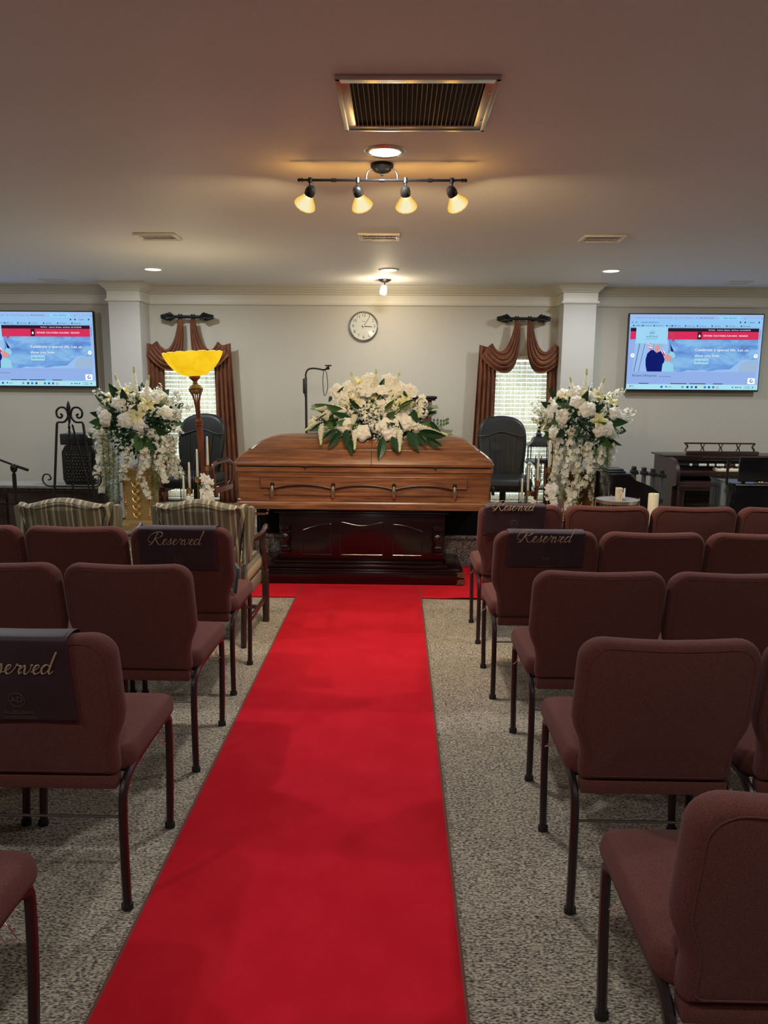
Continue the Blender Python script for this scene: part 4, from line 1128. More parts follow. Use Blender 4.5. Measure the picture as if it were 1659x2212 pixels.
def trail_mesh(L=.42, flo=46, seed=0, petals=5, gm='fern'):
    """hanging strand along -Z, blossoms all along"""
    random.seed(seed); b = MB(); ph = random.uniform(0, 6)
    def P(u): return Vector((.045 * math.sin(u * 6 + ph) * u,   .03 * math.cos(u * 6 + ph) * u, -L * u))
    b.cur = 1; b.tube([P(k / 10) for k in range(11)], .0022, 4)
    for k in range(flo):
        u = random.uniform(.04, 1); a = random.uniform(0, 2 * PI); rr = .044 * (1 - .40 * u) * random.uniform(.1, 1); d = Vector((math.cos(a), math.sin(a) - .5, random.uniform(-.3, .4)))
        b.cur = 0; floret(b, P(u) + Vector((rr * math.cos(a), rr * math.sin(a), 0)), d, random.uniform(.014, .022), petals)
    for k in range(26):
        u = random.random(); a = random.uniform(0, 6.3); d = Vector((math.cos(a), math.sin(a), -.6)).normalized(); b.cur = 1
        p = P(u); q = p + d * .032; sd = d.cross(Vector((0, 0, 1))).normalized() * .006
        b.add([p, (p + q) / 2 + sd, q, (p + q) / 2 - sd], [(0, 1, 2, 3)])
    return mesh_only('trail_mesh', b, ['floret', gm], False)
def green_trail_mesh(L=.4, seed=0):
    random.seed(seed); b = MB(); ph = random.uniform(0, 6)
    def P(u): return Vector((.02 * math.sin(u * 5 + ph) * u, .015 * math.cos(u * 4 + ph) * u, -L * u))
    b.tube([P(k / 10) for k in range(11)], .002, 4)
    for k in range(210):
        u = random.random(); a = random.uniform(0, 6.3); d = Vector((math.cos(a), math.sin(a), -.4)).normalized()
        p = P(u); q = p + d * .030; sd = d.cross(Vector((0, 0, 1))).normalized() * .0045
        b.add([p, (p + q) / 2 + sd, q, (p + q) / 2 - sd], [(0, 1, 2, 3)])
    return mesh_only('green_trail_mesh', b, ['fern'], False)
def star_spray_mesh(L=.2, n=26, seed=0):
    random.seed(seed); b = MB(); b.cur = 1; b.tube([(0, 0, 0), (.01, .01, L * .5), (.03, .0, L)], .0018, 4)
    for k in range(n):
        u = random.uniform(.2, 1); d = Vector((random.gauss(0, 1), random.gauss(0, 1), random.gauss(.2, .6))).normalized(); p = Vector((.03 * u * u, 0, L * u)); q = p + d * .038
        b.cur = 1; b.tube([p, q], .0008, 3, False); b.cur = 0; floret(b, q, d, .015, 5)
    return mesh_only('star_spray_mesh', b, ['floret', 'fern'], False)
ROSE, LILY, HYD, SPIKE = rose_mesh(), lily_mesh(), cluster_mesh(), spike_mesh()
LEAFM, LEAFG, FERN = leaf_mesh('leaf', .17), leaf_mesh('leaf_mid', .24), fern_mesh()
TR = [trail_mesh(.42, 88, s) for s in (1, 2, 3)]; GT = [green_trail_mesh(.42, s) for s in (4, 5)]; SS = [star_spray_mesh(.2, 26, s) for s in (6, 7)]
def leafto(parent, src, p0, p1, wsc=1.0, name='leaf', roll=0.0):
    p0, p1 = Vector(p0), Vector(p1); d = p1 - p0; L = d.length; Z = d.normalized()
    Y = Vector((0, 1, .25)) - Z * Z.dot(Vector((0, 1, .25)))
    if Y.length < .1: Y = Z.orthogonal()
    Y.normalize(); X = Y.cross(Z); m = Matrix((X, Y, Z)).transposed() @ Matrix.Rotation(roll, 3, 'Z')
    return inst(name, src, parent, p0, m, (L * wsc, L * wsc, L))
def small_blossoms(parent, cen, rad, n, seed, front=.3):
    random.seed(seed + 100); b = MB()
    for k in range(n):
        d = Vector((random.gauss(0, 1), random.gauss(-front, 1), random.gauss(0.1, 1))).normalized(); q = random.random()
        p = Vector(cen) + Vector((d.x * rad[0], d.y * rad[1], d.z * rad[2])) * (.80 + .22 * q)
        for j in range(7): floret(b, p + Vector((random.gauss(0, .014), random.gauss(0, .012), random.gauss(0, .016))), d + Vector((random.gauss(0, .5), random.gauss(-.3, .5), random.gauss(0, .5))), random.uniform(.008, .013), 4)
    return part('small_blossoms', b, 'floret', parent, smooth=False, kind='stuff')
def filler(parent, cen, rad, n, seed, flo=False):
    """loose inner foliage nobody could count"""
    random.seed(seed); b = MB()
    for k in range(n):
        d = Vector((random.gauss(0, 1), random.gauss(0, 1) , random.gauss(0, 1))).normalized(); rr = random.uniform(.35, .95)
        p = Vector(cen) + Vector((d.x * rad[0], d.y * rad[1], d.z * rad[2])) * rr
        dd = (d + Vector((random.gauss(0, .5), random.gauss(0, .5), random.gauss(0, .5)))).normalized(); L = random.uniform(.03, .07); q = p + dd * L; s = dd.orthogonal().normalized() * L * .22
        b.cur = k % 3; b.add([p, (p + q) / 2 + s, q, (p + q) / 2 - s], [(0, 1, 2, 3)])
    return part('foliage_filler', b, ['leaf', 'leaf_mid', 'leaf'], parent, smooth=False, kind='stuff')

# ------------------------------------------------------------------ casket spray
t = thing('casket_spray', 'wide mound of white roses, cream lilies and dark leaves lying on the casket lid', 'flower arrangement', (-.18, 5.88, 1.10))
ROSES = [(-0.233, 5.93, 1.586), (-0.395, 5.909, 1.519), (-0.114, 5.9, 1.505), (0.107, 5.896, 1.499), (-0.067, 5.93, 1.576), (-0.317, 5.87, 1.449), (-0.45, 5.855, 1.421), (-0.208, 5.887, 1.481), (-0.292, 5.831, 1.38), (-0.119, 5.825, 1.37), (-0.05, 5.868, 1.447), (-0.419, 5.741, 1.22), (-0.273, 5.709, 1.165), (-0.053, 5.711, 1.17), (0.081, 5.752, 1.243), (0.022, 5.789, 1.306), (-0.47, 5.801, 1.325), (-0.496, 5.891, 1.487), (0.021, 5.904, 1.514)]
LILIES = [(-0.311, 5.896, 1.496), (-0.355, 5.844, 1.403), (-0.221, 5.823, 1.365), (-0.183, 5.857, 1.427), (-0.007, 5.891, 1.49), (-0.01, 5.831, 1.382), (-0.193, 5.917, 1.536), (0.069, 5.844, 1.406), (-0.304, 5.924, 1.547)]
HYDS = [(-0.352, 5.797, 1.318), (-0.172, 5.789, 1.305), (-0.071, 5.789, 1.305), (-0.162, 5.729, 1.199), (-0.242, 5.776, 1.281), (0.069, 5.814, 1.352), (0.186, 5.836, 1.391), (0.194, 5.797, 1.323), (-0.417, 5.836, 1.387), (-0.653, 5.759, 1.248), (0.147, 5.733, 1.209)]
SPK = [((-0.332, 5.724, 1.19), (-0.325, 5.609, 1.045)), ((0.016, 5.72, 1.186), (0.017, 5.6, 1.034)), ((-0.593, 5.737, 1.211), (-0.583, 5.63, 1.079)), ((-0.336, 5.784, 1.296), (-0.347, 5.707, 1.214)), ((0.132, 5.741, 1.224), (0.376, 5.671, 1.157)), ((-0.344, 5.917, 1.535), (-0.37, 5.9, 1.627)), ((-0.172, 5.917, 1.536), (-0.175, 5.9, 1.652)), ((-0.019, 5.921, 1.545), (0.008, 5.9, 1.626)), ((-0.532, 5.801, 1.325), (-0.708, 5.69, 1.181)), ((0.186, 5.853, 1.422), (0.162, 5.746, 1.286)), ((-0.533, 5.814, 1.347), (-0.639, 5.78, 1.34)), ((-0.554, 5.776, 1.279), (-0.614, 5.754, 1.295))]
LEAVES = [((-0.153, 5.887, 1.481), (-0.106, 5.9, 1.583)), ((-0.111, 5.694, 1.14), (-0.134, 5.6, 0.968)), ((0.078, 5.716, 1.179), (0.158, 5.609, 1.049)), ((0.147, 5.707, 1.165), (0.215, 5.626, 1.079)), ((0.216, 5.688, 1.132), (0.329, 5.621, 1.073)), ((0.248, 5.759, 1.255), (0.322, 5.677, 1.168)), ((-0.532, 5.793, 1.309), (-0.627, 5.729, 1.249)), ((-0.552, 5.754, 1.241), (-0.669, 5.686, 1.174)), ((-0.44, 5.716, 1.175), (-0.517, 5.617, 1.058)), ((-0.472, 5.724, 1.189), (-0.566, 5.651, 1.116)), ((0.108, 5.81, 1.345), (0.146, 5.724, 1.248)), ((-0.36, 5.681, 1.116), (-0.348, 5.6, 1.015)), ((-0.039, 5.776, 1.283), (0.031, 5.694, 1.195)), ((-0.394, 5.724, 1.19), (-0.388, 5.63, 1.081)), ((-0.045, 5.694, 1.141), (0.002, 5.6, 1.034)), ((0.162, 5.716, 1.18), (0.36, 5.66, 1.139)), ((-0.422, 5.904, 1.511), (-0.466, 5.853, 1.471)), ((-0.196, 5.801, 1.327), (-0.305, 5.784, 1.35)), ((-0.522, 5.866, 1.44), (-0.533, 5.814, 1.402)), ((-0.101, 5.759, 1.252), (-0.163, 5.746, 1.283)), ((-0.303, 5.75, 1.236), (-0.346, 5.694, 1.192)), ((0.037, 5.887, 1.483), (0.068, 5.836, 1.445))]
cen = Vector((-.18, 5.98, 1.18))
def outd(p):
    d = Vector(p) - cen; d.y -= .25; return d.normalized()
random.seed(11)
for p in ROSES: inst('rose', ROSE, t, Vector(p) - outd(p) * .015, aim(outd(p) + Vector((random.uniform(-.25, .25), -.5, random.uniform(-.1, .3))), random.random() * 6), random.uniform(1.08, 1.28))
for p in LILIES: inst('lily', LILY, t, Vector(p) - outd(p) * .03, aim(outd(p) + Vector((random.uniform(-.3, .3), -.5, .2)), random.random() * 6), random.uniform(1.0, 1.2))
for p in HYDS: inst('hydrangea', HYD, t, p, aim(outd(p), random.random() * 6), random.uniform(1.0, 1.35))
for a, c in SPK:
    a, c = Vector(a), Vector(c); L = (c - a).length; inst('flower_spike', SPIKE, t, a - (c - a) * .15, aim(c - a), (1.2, 1.2, L * 1.15 / .16))
for a, c in LEAVES: leafto(t, LEAFM, a, Vector(c) + Vector((0, -.02, 0)), random.uniform(.95, 1.15), roll=random.uniform(-.4, .4))
# extra blooms and leaves filling the flanks and the far side
for k in range(26):
    a = random.uniform(0, 2 * PI); e = random.uniform(.15, 1.2); d = Vector((math.cos(a) * math.cos(e), math.sin(a) * math.cos(e), math.sin(e)))
    p = Vector((-.18, 5.93, 1.16)) + Vector((d.x * .38, d.y * .22, d.z * .38)); inst('hydrangea' if k % 2 else 'rose', HYD if k % 2 else ROSE, t, p, aim(d, random.random() * 6), random.uniform(.9, 1.2))
for k in range(30):
    a = random.uniform(0, 2 * PI); d = Vector((math.cos(a), math.sin(a), random.uniform(.0, .5))); p0 = Vector((-.18, 5.92, 1.20)) + Vector((d.x * .30, d.y * .17, d.z * .3)); p1 = Vector((-.18, 5.92, 1.17)) + Vector((d.x * .50, d.y * .29, d.z * .45 + .03))
    leafto(t, (LEAFM, LEAFG, FERN)[k % 3], p0, p1, .8 if k % 3 < 2 else 1.2, roll=random.uniform(-1, 1), name='leaf' if k % 3 < 2 else 'fern')
for (x, z) in ((-.60, 1.13), (-.68, 1.16), (.28, 1.15), (.40, 1.16), (-.5, 1.12), (.33, 1.2)): leafto(t, FERN, (-.18 + (x + .18) * .6, 5.80, 1.18), (x, 5.72, z), 1.2, name='fern')
b = MB(); P = catmull([(.20, 5.85, 1.20), (.28, 5.80, 1.25), (.345, 5.76, 1.245), (.385, 5.74, 1.26)], 5); b.tube(P, .0018, 5)
for k in range(3, 16, 2):
    for s in (-1, 1): b.ball(Vector(P[k]) + Vector((0, 0, .014 * s)), .009, .003, .011, 8, 5)
part('eucalyptus_sprig', b, 'leaf_mid', t)
filler(t, (-.18, 5.93, 1.25), (.37, .20, .25), 1500, 3); small_blossoms(t, (-.18, 5.92, 1.22), (.41, .20, .33), 130, 3, .8)
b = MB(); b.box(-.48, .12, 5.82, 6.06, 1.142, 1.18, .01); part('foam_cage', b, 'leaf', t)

# ------------------------------------------------------------------ standing arrangements
def arrangement(label, c, seed, w, htop, trails, name='floral_arrangement', vz=None, mirror=1):
    """ball of blooms in a footed white vase; c = centre of the ball"""
    random.seed(seed); c = Vector(c); t = thing(name, label, 'flower arrangement', (c.x, c.y, vz), group='white standing flower arrangements')
    b = MB(); H = c.z - .10 - vz
    b.lathe([(0, .001), (.060, .001), (.062, .012), (.030, .030), (.018, .055), (.026, .075), (.058, H * .6), (.085, H), (.078, H), (.05, H * .62), (0, .08)], (c.x, c.y, vz), 32, wob=lambda a: 1 + .03 * math.cos(12 * a)); part('vase', b, 'porcelain', t)
    filler(t, c, (w * .42, w * .36, htop * .50), 1700, seed); small_blossoms(t, c, (w * .47, w * .38, htop * .52), 85, seed, .4)
    def pos(az, el, k=1.0): d = Vector((math.cos(el) * math.sin(az), -math.cos(el) * math.cos(az), math.sin(el))); return d, c + Vector((d.x * w * .5 * k, d.y * w * .42 * k, d.z * htop * .55 * k))
    # blooms all round, denser in front
    for i in range(26):
        az = (i * 2.399) % (2 * PI) - PI; el = math.asin(random.uniform(-.35, .95)); d, p = pos(az, el, .78 + .16 * random.random()); inst('rose', ROSE, t, p, aim(d + Vector((0, -.3, .1)), random.random() * 6), random.uniform(.9, 1.25))
    for i in range(11):
        az = (i * 2.399 + 1) % (2 * PI) - PI; el = random.uniform(-.2, 1.1); d, p = pos(az, el, .80); inst('lily', LILY, t, p, aim(d + Vector((0, -.4, .2)), random.random() * 6), random.uniform(1.1, 1.35))
    for i in range(22):
        az = (i * 2.399 + 2) % (2 * PI) - PI; el = random.uniform(-.5, 1.1); d, p = pos(az, el, .80); inst('hydrangea', HYD, t, p, aim(d, random.random() * 6), random.uniform(.9, 1.2))
    for i in range(12):
        az = (i * 2.399 + .5) % (2 * PI) - PI; el = random.uniform(-.3, .9); d, p = pos(az, el, .66); d2, p2 = pos(az + .15, el, 1.20); leafto(t, LEAFM, p, p2, random.uniform(1.0, 1.3), roll=random.uniform(-.5, .5))
    for i in range(12):
        az = (i * 2.399 + .9) % (2 * PI) - PI; el = random.uniform(-.9, .2); d, p = pos(az, el, .6); d2, p2 = pos(az + .15, el - .1, 1.12); leafto(t, LEAFG, p, p2, 1.0, roll=random.uniform(-1, 1))
    for (az, el, L) in ((-.75, 1.02, .17), (.05, 1.35, .20), (.75, 1.0, .17)):
        d, p = pos(az, el, .75); dd = Vector((d.x * .7, d.y * .3, 1)).normalized(); inst('flower_spike', SPIKE, t, p, aim(dd), (1.1, 1.1, L / .16 * 1.1))
    for i in range(13):
        s = -1 if i % 2 else 1; az = s * random.uniform(.7, 2.2); el = random.uniform(-.35, .75); d, p = pos(az, el, .78); inst('star_spray', SS[i % 2], t, p, aim(d + Vector((0, -.1, .15)), random.random() * 6), random.uniform(.75, 1.0))
    for i in range(9):
        az = (i * 2.399) % (2 * PI) - PI; d, p = pos(az, random.uniform(.2, 1.1), .6); d2, p2 = pos(az + .1, random.uniform(.3, 1.1), 1.05); leafto(t, FERN, p, p + (p2 - p).normalized() * .16, 1.1, name='fern')
    for i, (dx, dy, dz, L) in enumerate(trails):
        g = i % 5 in (1, 3); src = GT[(i // 2) % 2] if g else TR[i % 3]
        inst('green_trail' if g else 'blossom_trail', src, t, c + Vector((dx, dy, dz)), Matrix.Rotation(R(i * 77), 3, 'Z'), (1.1, 1.1, L / .42))
    return t
# gold pedestals
def pedestal(label, x, y, z1, w, body, relief_on):
    t = thing('ornate_pedestal', label, 'pedestal', (x, y, PLAT), group='gold carved pedestals'); h = z1 - PLAT
    b = MB()
    def sq(mb, L):
        k = 4; vs = [(x + sx * hw, y + sy * hw, z) for z, hw in L for sx, sy in ((-1, -1), (1, -1), (1, 1), (-1, 1))]
        fs = [(j * 4 + i, j * 4 + (i + 1) % 4, (j + 1) * 4 + (i + 1) % 4, (j + 1) * 4 + i) for j in range(len(L) - 1) for i in range(4)] + [(0, 1, 2, 3), tuple((len(L) - 1) * 4 + i for i in range(4))]
        mb.add(vs, fs)
    sq(b, [(PLAT, w * .56), (PLAT + .05, w * .56), (PLAT + .06, w * .50), (PLAT + .09, w * .47)]); part('base', b, body, t, smooth=False)
    b = MB(); sq(b, [(PLAT + .09, w * .40), (z1 - .06, w * .45)]); part('shaft', b, body, t, smooth=False)
    b = MB(); sq(b, [(z1 - .06, w * .46), (z1 - .045, w * .50), (z1 - .03, w * .50), (z1 - .022, w * .54), (z1, w * .54)]); part('capital', b, body, t, smooth=False)
    random.seed(int(x * 10) + 50)
    b = MB(); fy = y - w * .42
    zz = PLAT + .13
    while zz < z1 - .10:
        k = .9 + .1 * math.sin(zz * 50); f2 = y - w * (.40 + .05 * (zz - PLAT - .09) / (h - .15))
        for s in (-1, 1):
            b.tube([(x + s * r_ * .030 * math.cos(a), f2 - .004, zz + r_ * .030 * math.sin(a)) for r_, a in [(1 - q / 16, q * .75) for q in range(13)]], .0045, 5)
            b.tube([(x + s * .004, f2 - .004, zz - .02), (x + s * .028, f2 - .008, zz - .005), (x + s * .040, f2 - .004, zz + .022)], [.006, .008, .002], 5)
        b.ball((x, f2 - .004, zz), .012, .008, .018, 8, 6); zz += .068
    part('carved_relief', b, 'gold_leaf', t)
    for s in (-1, 1):
        b = MB(); pts = []
        for k in range(60):
            u = k / 59; z = PLAT + .10 + (z1 - .17 - PLAT) * u; hw = w * (.40 + .05 * u); pts.append((x + s * (hw - .008), y - hw + .002, z))
        b.tube([(p[0] + .003 * math.sin(i * 2.2), p[1], p[2]) for i, p in enumerate(pts)], [.007 + .003 * (i % 3) for i in range(60)], 6)
        part('corner_beading', b, 'gold_leaf', t)
    return t
pedestal('gold carved square pedestal at left beneath the flowers beside the floor lamp', -2.285, 6.52, .80, .275, 'gold', True)
pedestal('gold and brown carved square pedestal at right beneath the flowers beside the round table', 1.60, 6.62, .80, .30, mat('brown_gold', (.20, .10, .05), .4, .4), True)
b = MB(); b.lathe([(0, 0), (.135, 0), (.135, .03), (.115, .05), (.110, .38), (.125, .42), (.125, .44), (0, .44)], (-2.47, 6.98, PLAT), 28)
solo('plain_plinth', b, mat('pale_plaster', (.42, .42, .40), .6), 'plain pale grey plinth half hidden behind the left gold pedestal', 'pedestal')
trL = [(-.30, -.06, -.10, .40), (-.22, -.16, -.16, .50), (-.27, -.10, -.12, .50), (.20, -.14, -.16, .44), (.24, -.10, -.14, .36), (.10, -.20, -.20, .46), (-.12, -.20, -.20, .48), (.31, -.02, -.10, .40), (-.25, -.18, -.1, .48), (.24, -.18, -.1, .42), (-.32, -.1, -.06, .44), (-.17, -.18, -.2, .56), (-.29, 0, -.05, .44), (.16, -.16, -.2, .50), (.28, 0, -.1, .40), (-.05, -.2, -.2, .30), (-.2, .15, -.1, .4), (.2, .18, -.1, .4)]
arrangement('tall white and cream flower arrangement at left on the gold pedestal', (-2.275, 6.50, 1.205), 21, .74, .62, trL, vz=.802)
trR = [(-.22, -.12, -.12, .50), (-.16, -.16, -.18, .46), (-.10, -.18, -.15, .60), (.20, -.14, -.14, .50), (.12, -.18, -.18, .50), (.24, -.08, -.14, .46), (.16, -.12, -.2, .58), (-.19, -.1, -.1, .55), (.27, 0, -.05, .48), (-.14, -.20, -.12, .52), (.02, -.22, -.14, .40), (.18, -.20, -.12, .50), (-.25, -.05, -.08, .46), (.08, -.2, -.2, .42), (.22, 0, -.1, .56), (-.06, -.2, -.2, .58), (-.2, .15, -.1, .4), (.2, .18, -.1, .4)]
arrangement('tall white and cream flower arrangement at right on the brown and gold pedestal', (1.615, 6.58, 1.215), 33, .74, .62, trR, vz=.802)

# ================================================================== floor lamp
t = thing('floor_lamp', 'torchiere floor lamp with glowing yellow alabaster bowl, slightly leaning, left of the casket', 'floor lamp', (-1.545, 6.05, 0))
o3 = Vector((-1.545, 6.05, 0)); tip = Vector((-1.655, 6.05, 1.765)); ax = (tip - o3).normalized(); Q = aim(ax); LL = (tip - o3).length
def lth(mb, prof, n=32, wob=None): return mb.lathe(prof, o3, n, M_=Q, wob=wob)
b = MB(); b.lathe([(0, 0), (.135, 0), (.140, .012), (.130, .030), (.070, .046), (.03, .06), (0, .06)], o3, 36); part('base', b, 'bronzewood', t)
b = MB(); lth(b, [(.030, .05), (.036, .06), (.034, .35), (.038, .36), (.038, .37), (.030, .38), (.024, 1.19), (.032, 1.195), (.032, 1.205), (.026, 1.212), (.032, 1.220), (.032, 1.235), (.024, 1.24), (.010, 1.26)]); part('pole', b, 'bronzewood', t)
for k in range(6):
    a = 2 * PI * k / 6; b = MB()
    b.tube([o3 + Q @ Vector((r * math.cos(a), r * math.sin(a), z)) for r, z in ((.014, 1.235), (.015, 1.32), (.020, 1.39), (.032, 1.44), (.050, 1.475), (.054, 1.49))], .0052, 6); part('rib', b, 'bronzewood', t)
b = MB(); lth(b, [(0, 1.445), (.030, 1.455), (.048, 1.475), (.052, 1.492), (.044, 1.512), (.020, 1.53), (0, 1.535)], 24); part('orb', b, noisy('mottled_orb', (.16, .13, .04), (.30, .25, .10), 20, .3, 0), t, label='mottled green gold glass ball')
b = MB(); lth(b, [(.050, 1.484), (.057, 1.487), (.059, 1.492), (.057, 1.497), (.050, 1.500)], 28); part('orb_ring', b, 'bronzewood', t)
b = MB(); lth(b, [(.012, 1.52), (.022, 1.535), (.016, 1.55), (.030, 1.565), (.046, 1.580), (.042, 1.588), (.046, 1.596), (.048, 1.606), (.03, 1.606)]); part('bowl_holder', b, 'bronzewood', t)
def alab():
    m = bpy.data.materials.new('alabaster_glow'); m.use_nodes = True; tt = m.node_tree; tt.nodes.remove(tt.nodes['Principled BSDF'])
    e = tt.nodes.new('ShaderNodeEmission'); f = noise_tex(tt, coords(tt), 9, 4, .6, .8)
    tt.links.new(ramp(tt, f, [(.3, (.88, .50, .004)), (.7, (1.0, .66, .018))]), e.inputs[0]); e.inputs[1].default_value = .95 * EK_
    d = tt.nodes.new('ShaderNodeBsdfPrincipled'); d.inputs['Base Color'].default_value = (.6, .45, .12, 1); d.inputs['Roughness'].default_value = .2
    mx = tt.nodes.new('ShaderNodeAddShader'); tt.links.new(e.outputs[0], mx.inputs[0]); 
    mm = tt.nodes.new('ShaderNodeMixShader'); mm.inputs[0].default_value = .15; bk = tt.nodes.new('ShaderNodeBsdfTransparent'); bk.inputs[0].default_value = (0, 0, 0, 1)
    tt.links.new(bk.outputs[0], mm.inputs[1]); tt.links.new(d.outputs[0], mm.inputs[2]); tt.links.new(mm.outputs[0], mx.inputs[1])
    tt.links.new(mx.outputs[0], tt.nodes['Material Output'].inputs[0]); return m
b = MB()
def bowl(u, v):
    a = 2 * PI * u; lob = abs(math.sin(a * 8)) ** .6; prof = [(.050, 1.596), (.092, 1.607), (.130, 1.630), (.163, 1.660), (.191, 1.693), (.212, 1.728), (.226, 1.755), (.232, 1.772)]
    x = v * (len(prof) - 1); i = min(int(x), len(prof) - 2); fr = x - i; r = prof[i][0] * (1 - fr) + prof[i + 1][0] * fr; z = prof[i][1] * (1 - fr) + prof[i + 1][1] * fr
    r *= 1 + .035 * (lob - .5) * v; z += .008 * lob * v ** 4 + (.0)
    return o3 + Q @ Vector((r * math.cos(a), r * math.sin(a), z))
b.grid(bowl, 160, 14); o = part('glass_bowl', b, alab(), t, angle=60); o.modifiers.new('s', 'SOLIDIFY').thickness = .004
b = MB()
for k in range(16):
    b.tube([Vector(bowl(k / 16 + 1e-4, .04 + .94 * j / 12)) + Q @ (Vector((math.cos(2 * PI * k / 16), math.sin(2 * PI * k / 16), -.6)) * .0015) for j in range(13)], .0028, 4)
part('bowl_ribs', b, emis('deep_amber', (.80, .36, .003), .75), t)
b = MB(); b.tube([bowl(k / 160, 1.0) for k in range(161)], .0036, 5, False); part('bowl_rim', b, emis('pale_amber', (1.0, .80, .22), .95), t)
b = MB(); b.ball(o3 + Q @ Vector((0, 0, 1.66)), .03, .03, .045); part('bulb', b, 'bulb', t)
point_light('torchiere_lamp', Q @ Vector((0, 0, 1.74)), 5, .04, (1.0, .82, .55), parent=t)

# ================================================================== black leather chairs by the windows
def make_exec():
    t = thing('leather_chair', 'x', 'chair', (0, 0, 0), group='black leather office chairs')
    # faces -Y (towards the room)
    ol = [(x_ * .93, z_) for x_, z_ in [(.21, .47), (.235, .62), (.258, .80), (.262, .94), (.252, 1.03), (.222, 1.11), (.16, 1.165), (.08, 1.192), (0, 1.198), (-.08, 1.192), (-.16, 1.165), (-.222, 1.11), (-.252, 1.03), (-.262, .94), (-.258, .80), (-.235, .62), (-.21, .47), (-.10, .455), (.10, .455)]]
    ol = [tuple(p) for p in catmull([(x, z, 0) for x, z in ol + [ol[0]]], 3)[:-1]]; ol = [(p[0], p[1]) for p in ol]
    b = MB(); fb = lambda x, z, d: (x, .16 + d + (z - .6) * .20 - .05 * (abs(x) / .26) ** 2, z - .0)
    b.inflate(ol, .10, .045, .02, 5, fb); part('backrest', b, 'leather', t, local=True, angle=60)
    b = MB(); b.tube([fb(x, .985 + .025 * math.cos(x * 16) , -.062 - .008 * (1 - (x / .25) ** 2)) for x in [-.235 + .47 * k / 20 for k in range(21)]], .006, 6)
    for x in (-.12, -.06, 0, .06, .12): b.tube([fb(x * (1 - .15 * (1 - u)),   .56 + .39 * u, -.066 - .002) for u in [k / 8 for k in range(9)]], .0042, 5)
    part('back_seams', b, 'black', t, local=True)
    b = MB(); b.inflate(rrect(-.25, .25, -.30, .20, .08), .12, .045, .012, 5, lambda x, y, d: (x, y, .455 + d - .03 * max(0, (-y - .18) / .12) ** 2)); part('seat_cushion', b, 'leather', t, local=True, angle=60)
    b = MB(); b.inflate(rrect(-.245, .245, -.28, .18, .07), .06, .025, .004, 4, lambda x, y, d: (x, y, .385 + d)); part('seat_base', b, 'leather', t, local=True, angle=60)
    for s in (-1, 1):
        x = s * .285
        b = MB(); b.tube(catmull([(x, .24, .60), (x, .10, .655), (x, -.10, .660), (x, -.24, .645), (x, -.285, .60), (x, -.27, .50), (x, -.24, .36), (x, -.20, .27)], 5), .026, 10, sq=.75); part('arm', b, 'mahog', t, local=True)
        b = MB(); b.box(x - .028, x + .028, -.18, .12, .672, .69, .008); part('arm_pad', b, 'leather', t, local=True)
        b = MB(); b.tube([(x, .24, .60), (x, .22, .40), (x * .9, .20, .36)], .022, 8, sq=.8); part('arm_support', b, 'mahog', t, local=True)
        b = MB(); b.box(s * .24 - .02, s * .24 + .06 * s + .0, -.22, .22, .27, .36, .008) if False else b.box(min(s * .24, s * .30), max(s * .24, s * .30), -.22, .22, .30, .36, .008); part('side_rail', b, 'mahog', t, local=True)
    b = MB(); b.tube([(0, 0, .12), (0, 0, .36)], .03, 12); part('gas_column', b, 'black', t, local=True)
    for k in range(5):
        a = 2 * PI * k / 5 + .3; b = MB(); b.tube([(0, 0, .13), (.15 * math.cos(a), .15 * math.sin(a), .115), (.28 * math.cos(a), .28 * math.sin(a), .075)], [.028, .024, .016], 8); f = part('foot', b, 'mahog', t, local=True)
        b = MB(); b.tube([(.28 * math.cos(a) - .02, .28 * math.sin(a), .028), (.28 * math.cos(a) + .02, .28 * math.sin(a), .028)], .028, 12); b.tube([(.28 * math.cos(a), .28 * math.sin(a), .03), (.28 * math.cos(a), .28 * math.sin(a), .08)], .007, 6); part('caster', b, 'black', f, local=True)
    return t
e0 = make_exec(); e0.location = (1.035, 7.22, PLAT - .14 + .14); e0.rotation_euler = (0, 0, 0); e0.scale = (1, 1, .83); e0['label'] = 'black leather high-back office chair with wooden arms in front of the right window'
c_ = copy_thing(e0, (-1.98, 7.22, PLAT), R(-8), 'black leather high-back office chair in front of the left window, behind the floor lamp')

# ================================================================== candles on brass stands
def candelabrum(label, base, arms, side, grp):
    """arms: (x, y, z of candle foot, candle height)"""
    t = thing('candle_stand', label, 'candle holder', base, group=grp)
    b = MB(); b.lathe([(0, 0), (.085, 0), (.085, .010), (.02, .016), (0, .016)], base, 32); part('base_plate', b, 'brass', t)
    for i, (x, y, z, h) in enumerate(arms):
        b = MB(); b.tube([(base[0] + (x - base[0]) * .6, base[1] + (y - base[1]) * .6, base[2] + .012), (x, y, base[2] + .10), (x, y, z - .03)], .0045, 8); st = part('stem', b, 'brass', t)
        b = MB(); b.lathe([(0, -.034), (.020, -.034), (.022, -.030), (.024, -.006), (.026, 0), (.014, .001), (.014, .012), (0, .012)], (x, y, z), 20); part('cup', b, 'brass', st)
        b = MB(); b.lathe([(.026, -.002), (.027, .0), (.027, h * .92)], (x, y, z), 28); o = part('glass_cylinder', b, 'glass', st); 
        c = MB(); c.lathe([(0, .012), (.0105, .012), (.0075, h), (.003, h + .004), (0, h + .005)], (x, y, z), 14)
        nm = 'white taper candle in a glass cylinder, %s on the %s brass stand' % (('tallest', 'second tallest', 'third tallest', 'lowest')[i], side)
        cd = solo('taper_candle', c, 'white_wax', nm, 'candle', 'white taper candles', base=(x, y, z + .012))
        w = MB(); w.tube([(x, y, z + h), (x + .001, y, z + h + .018)], .001, 4); w2 = part('wick', w, 'ink', cd)
    return t
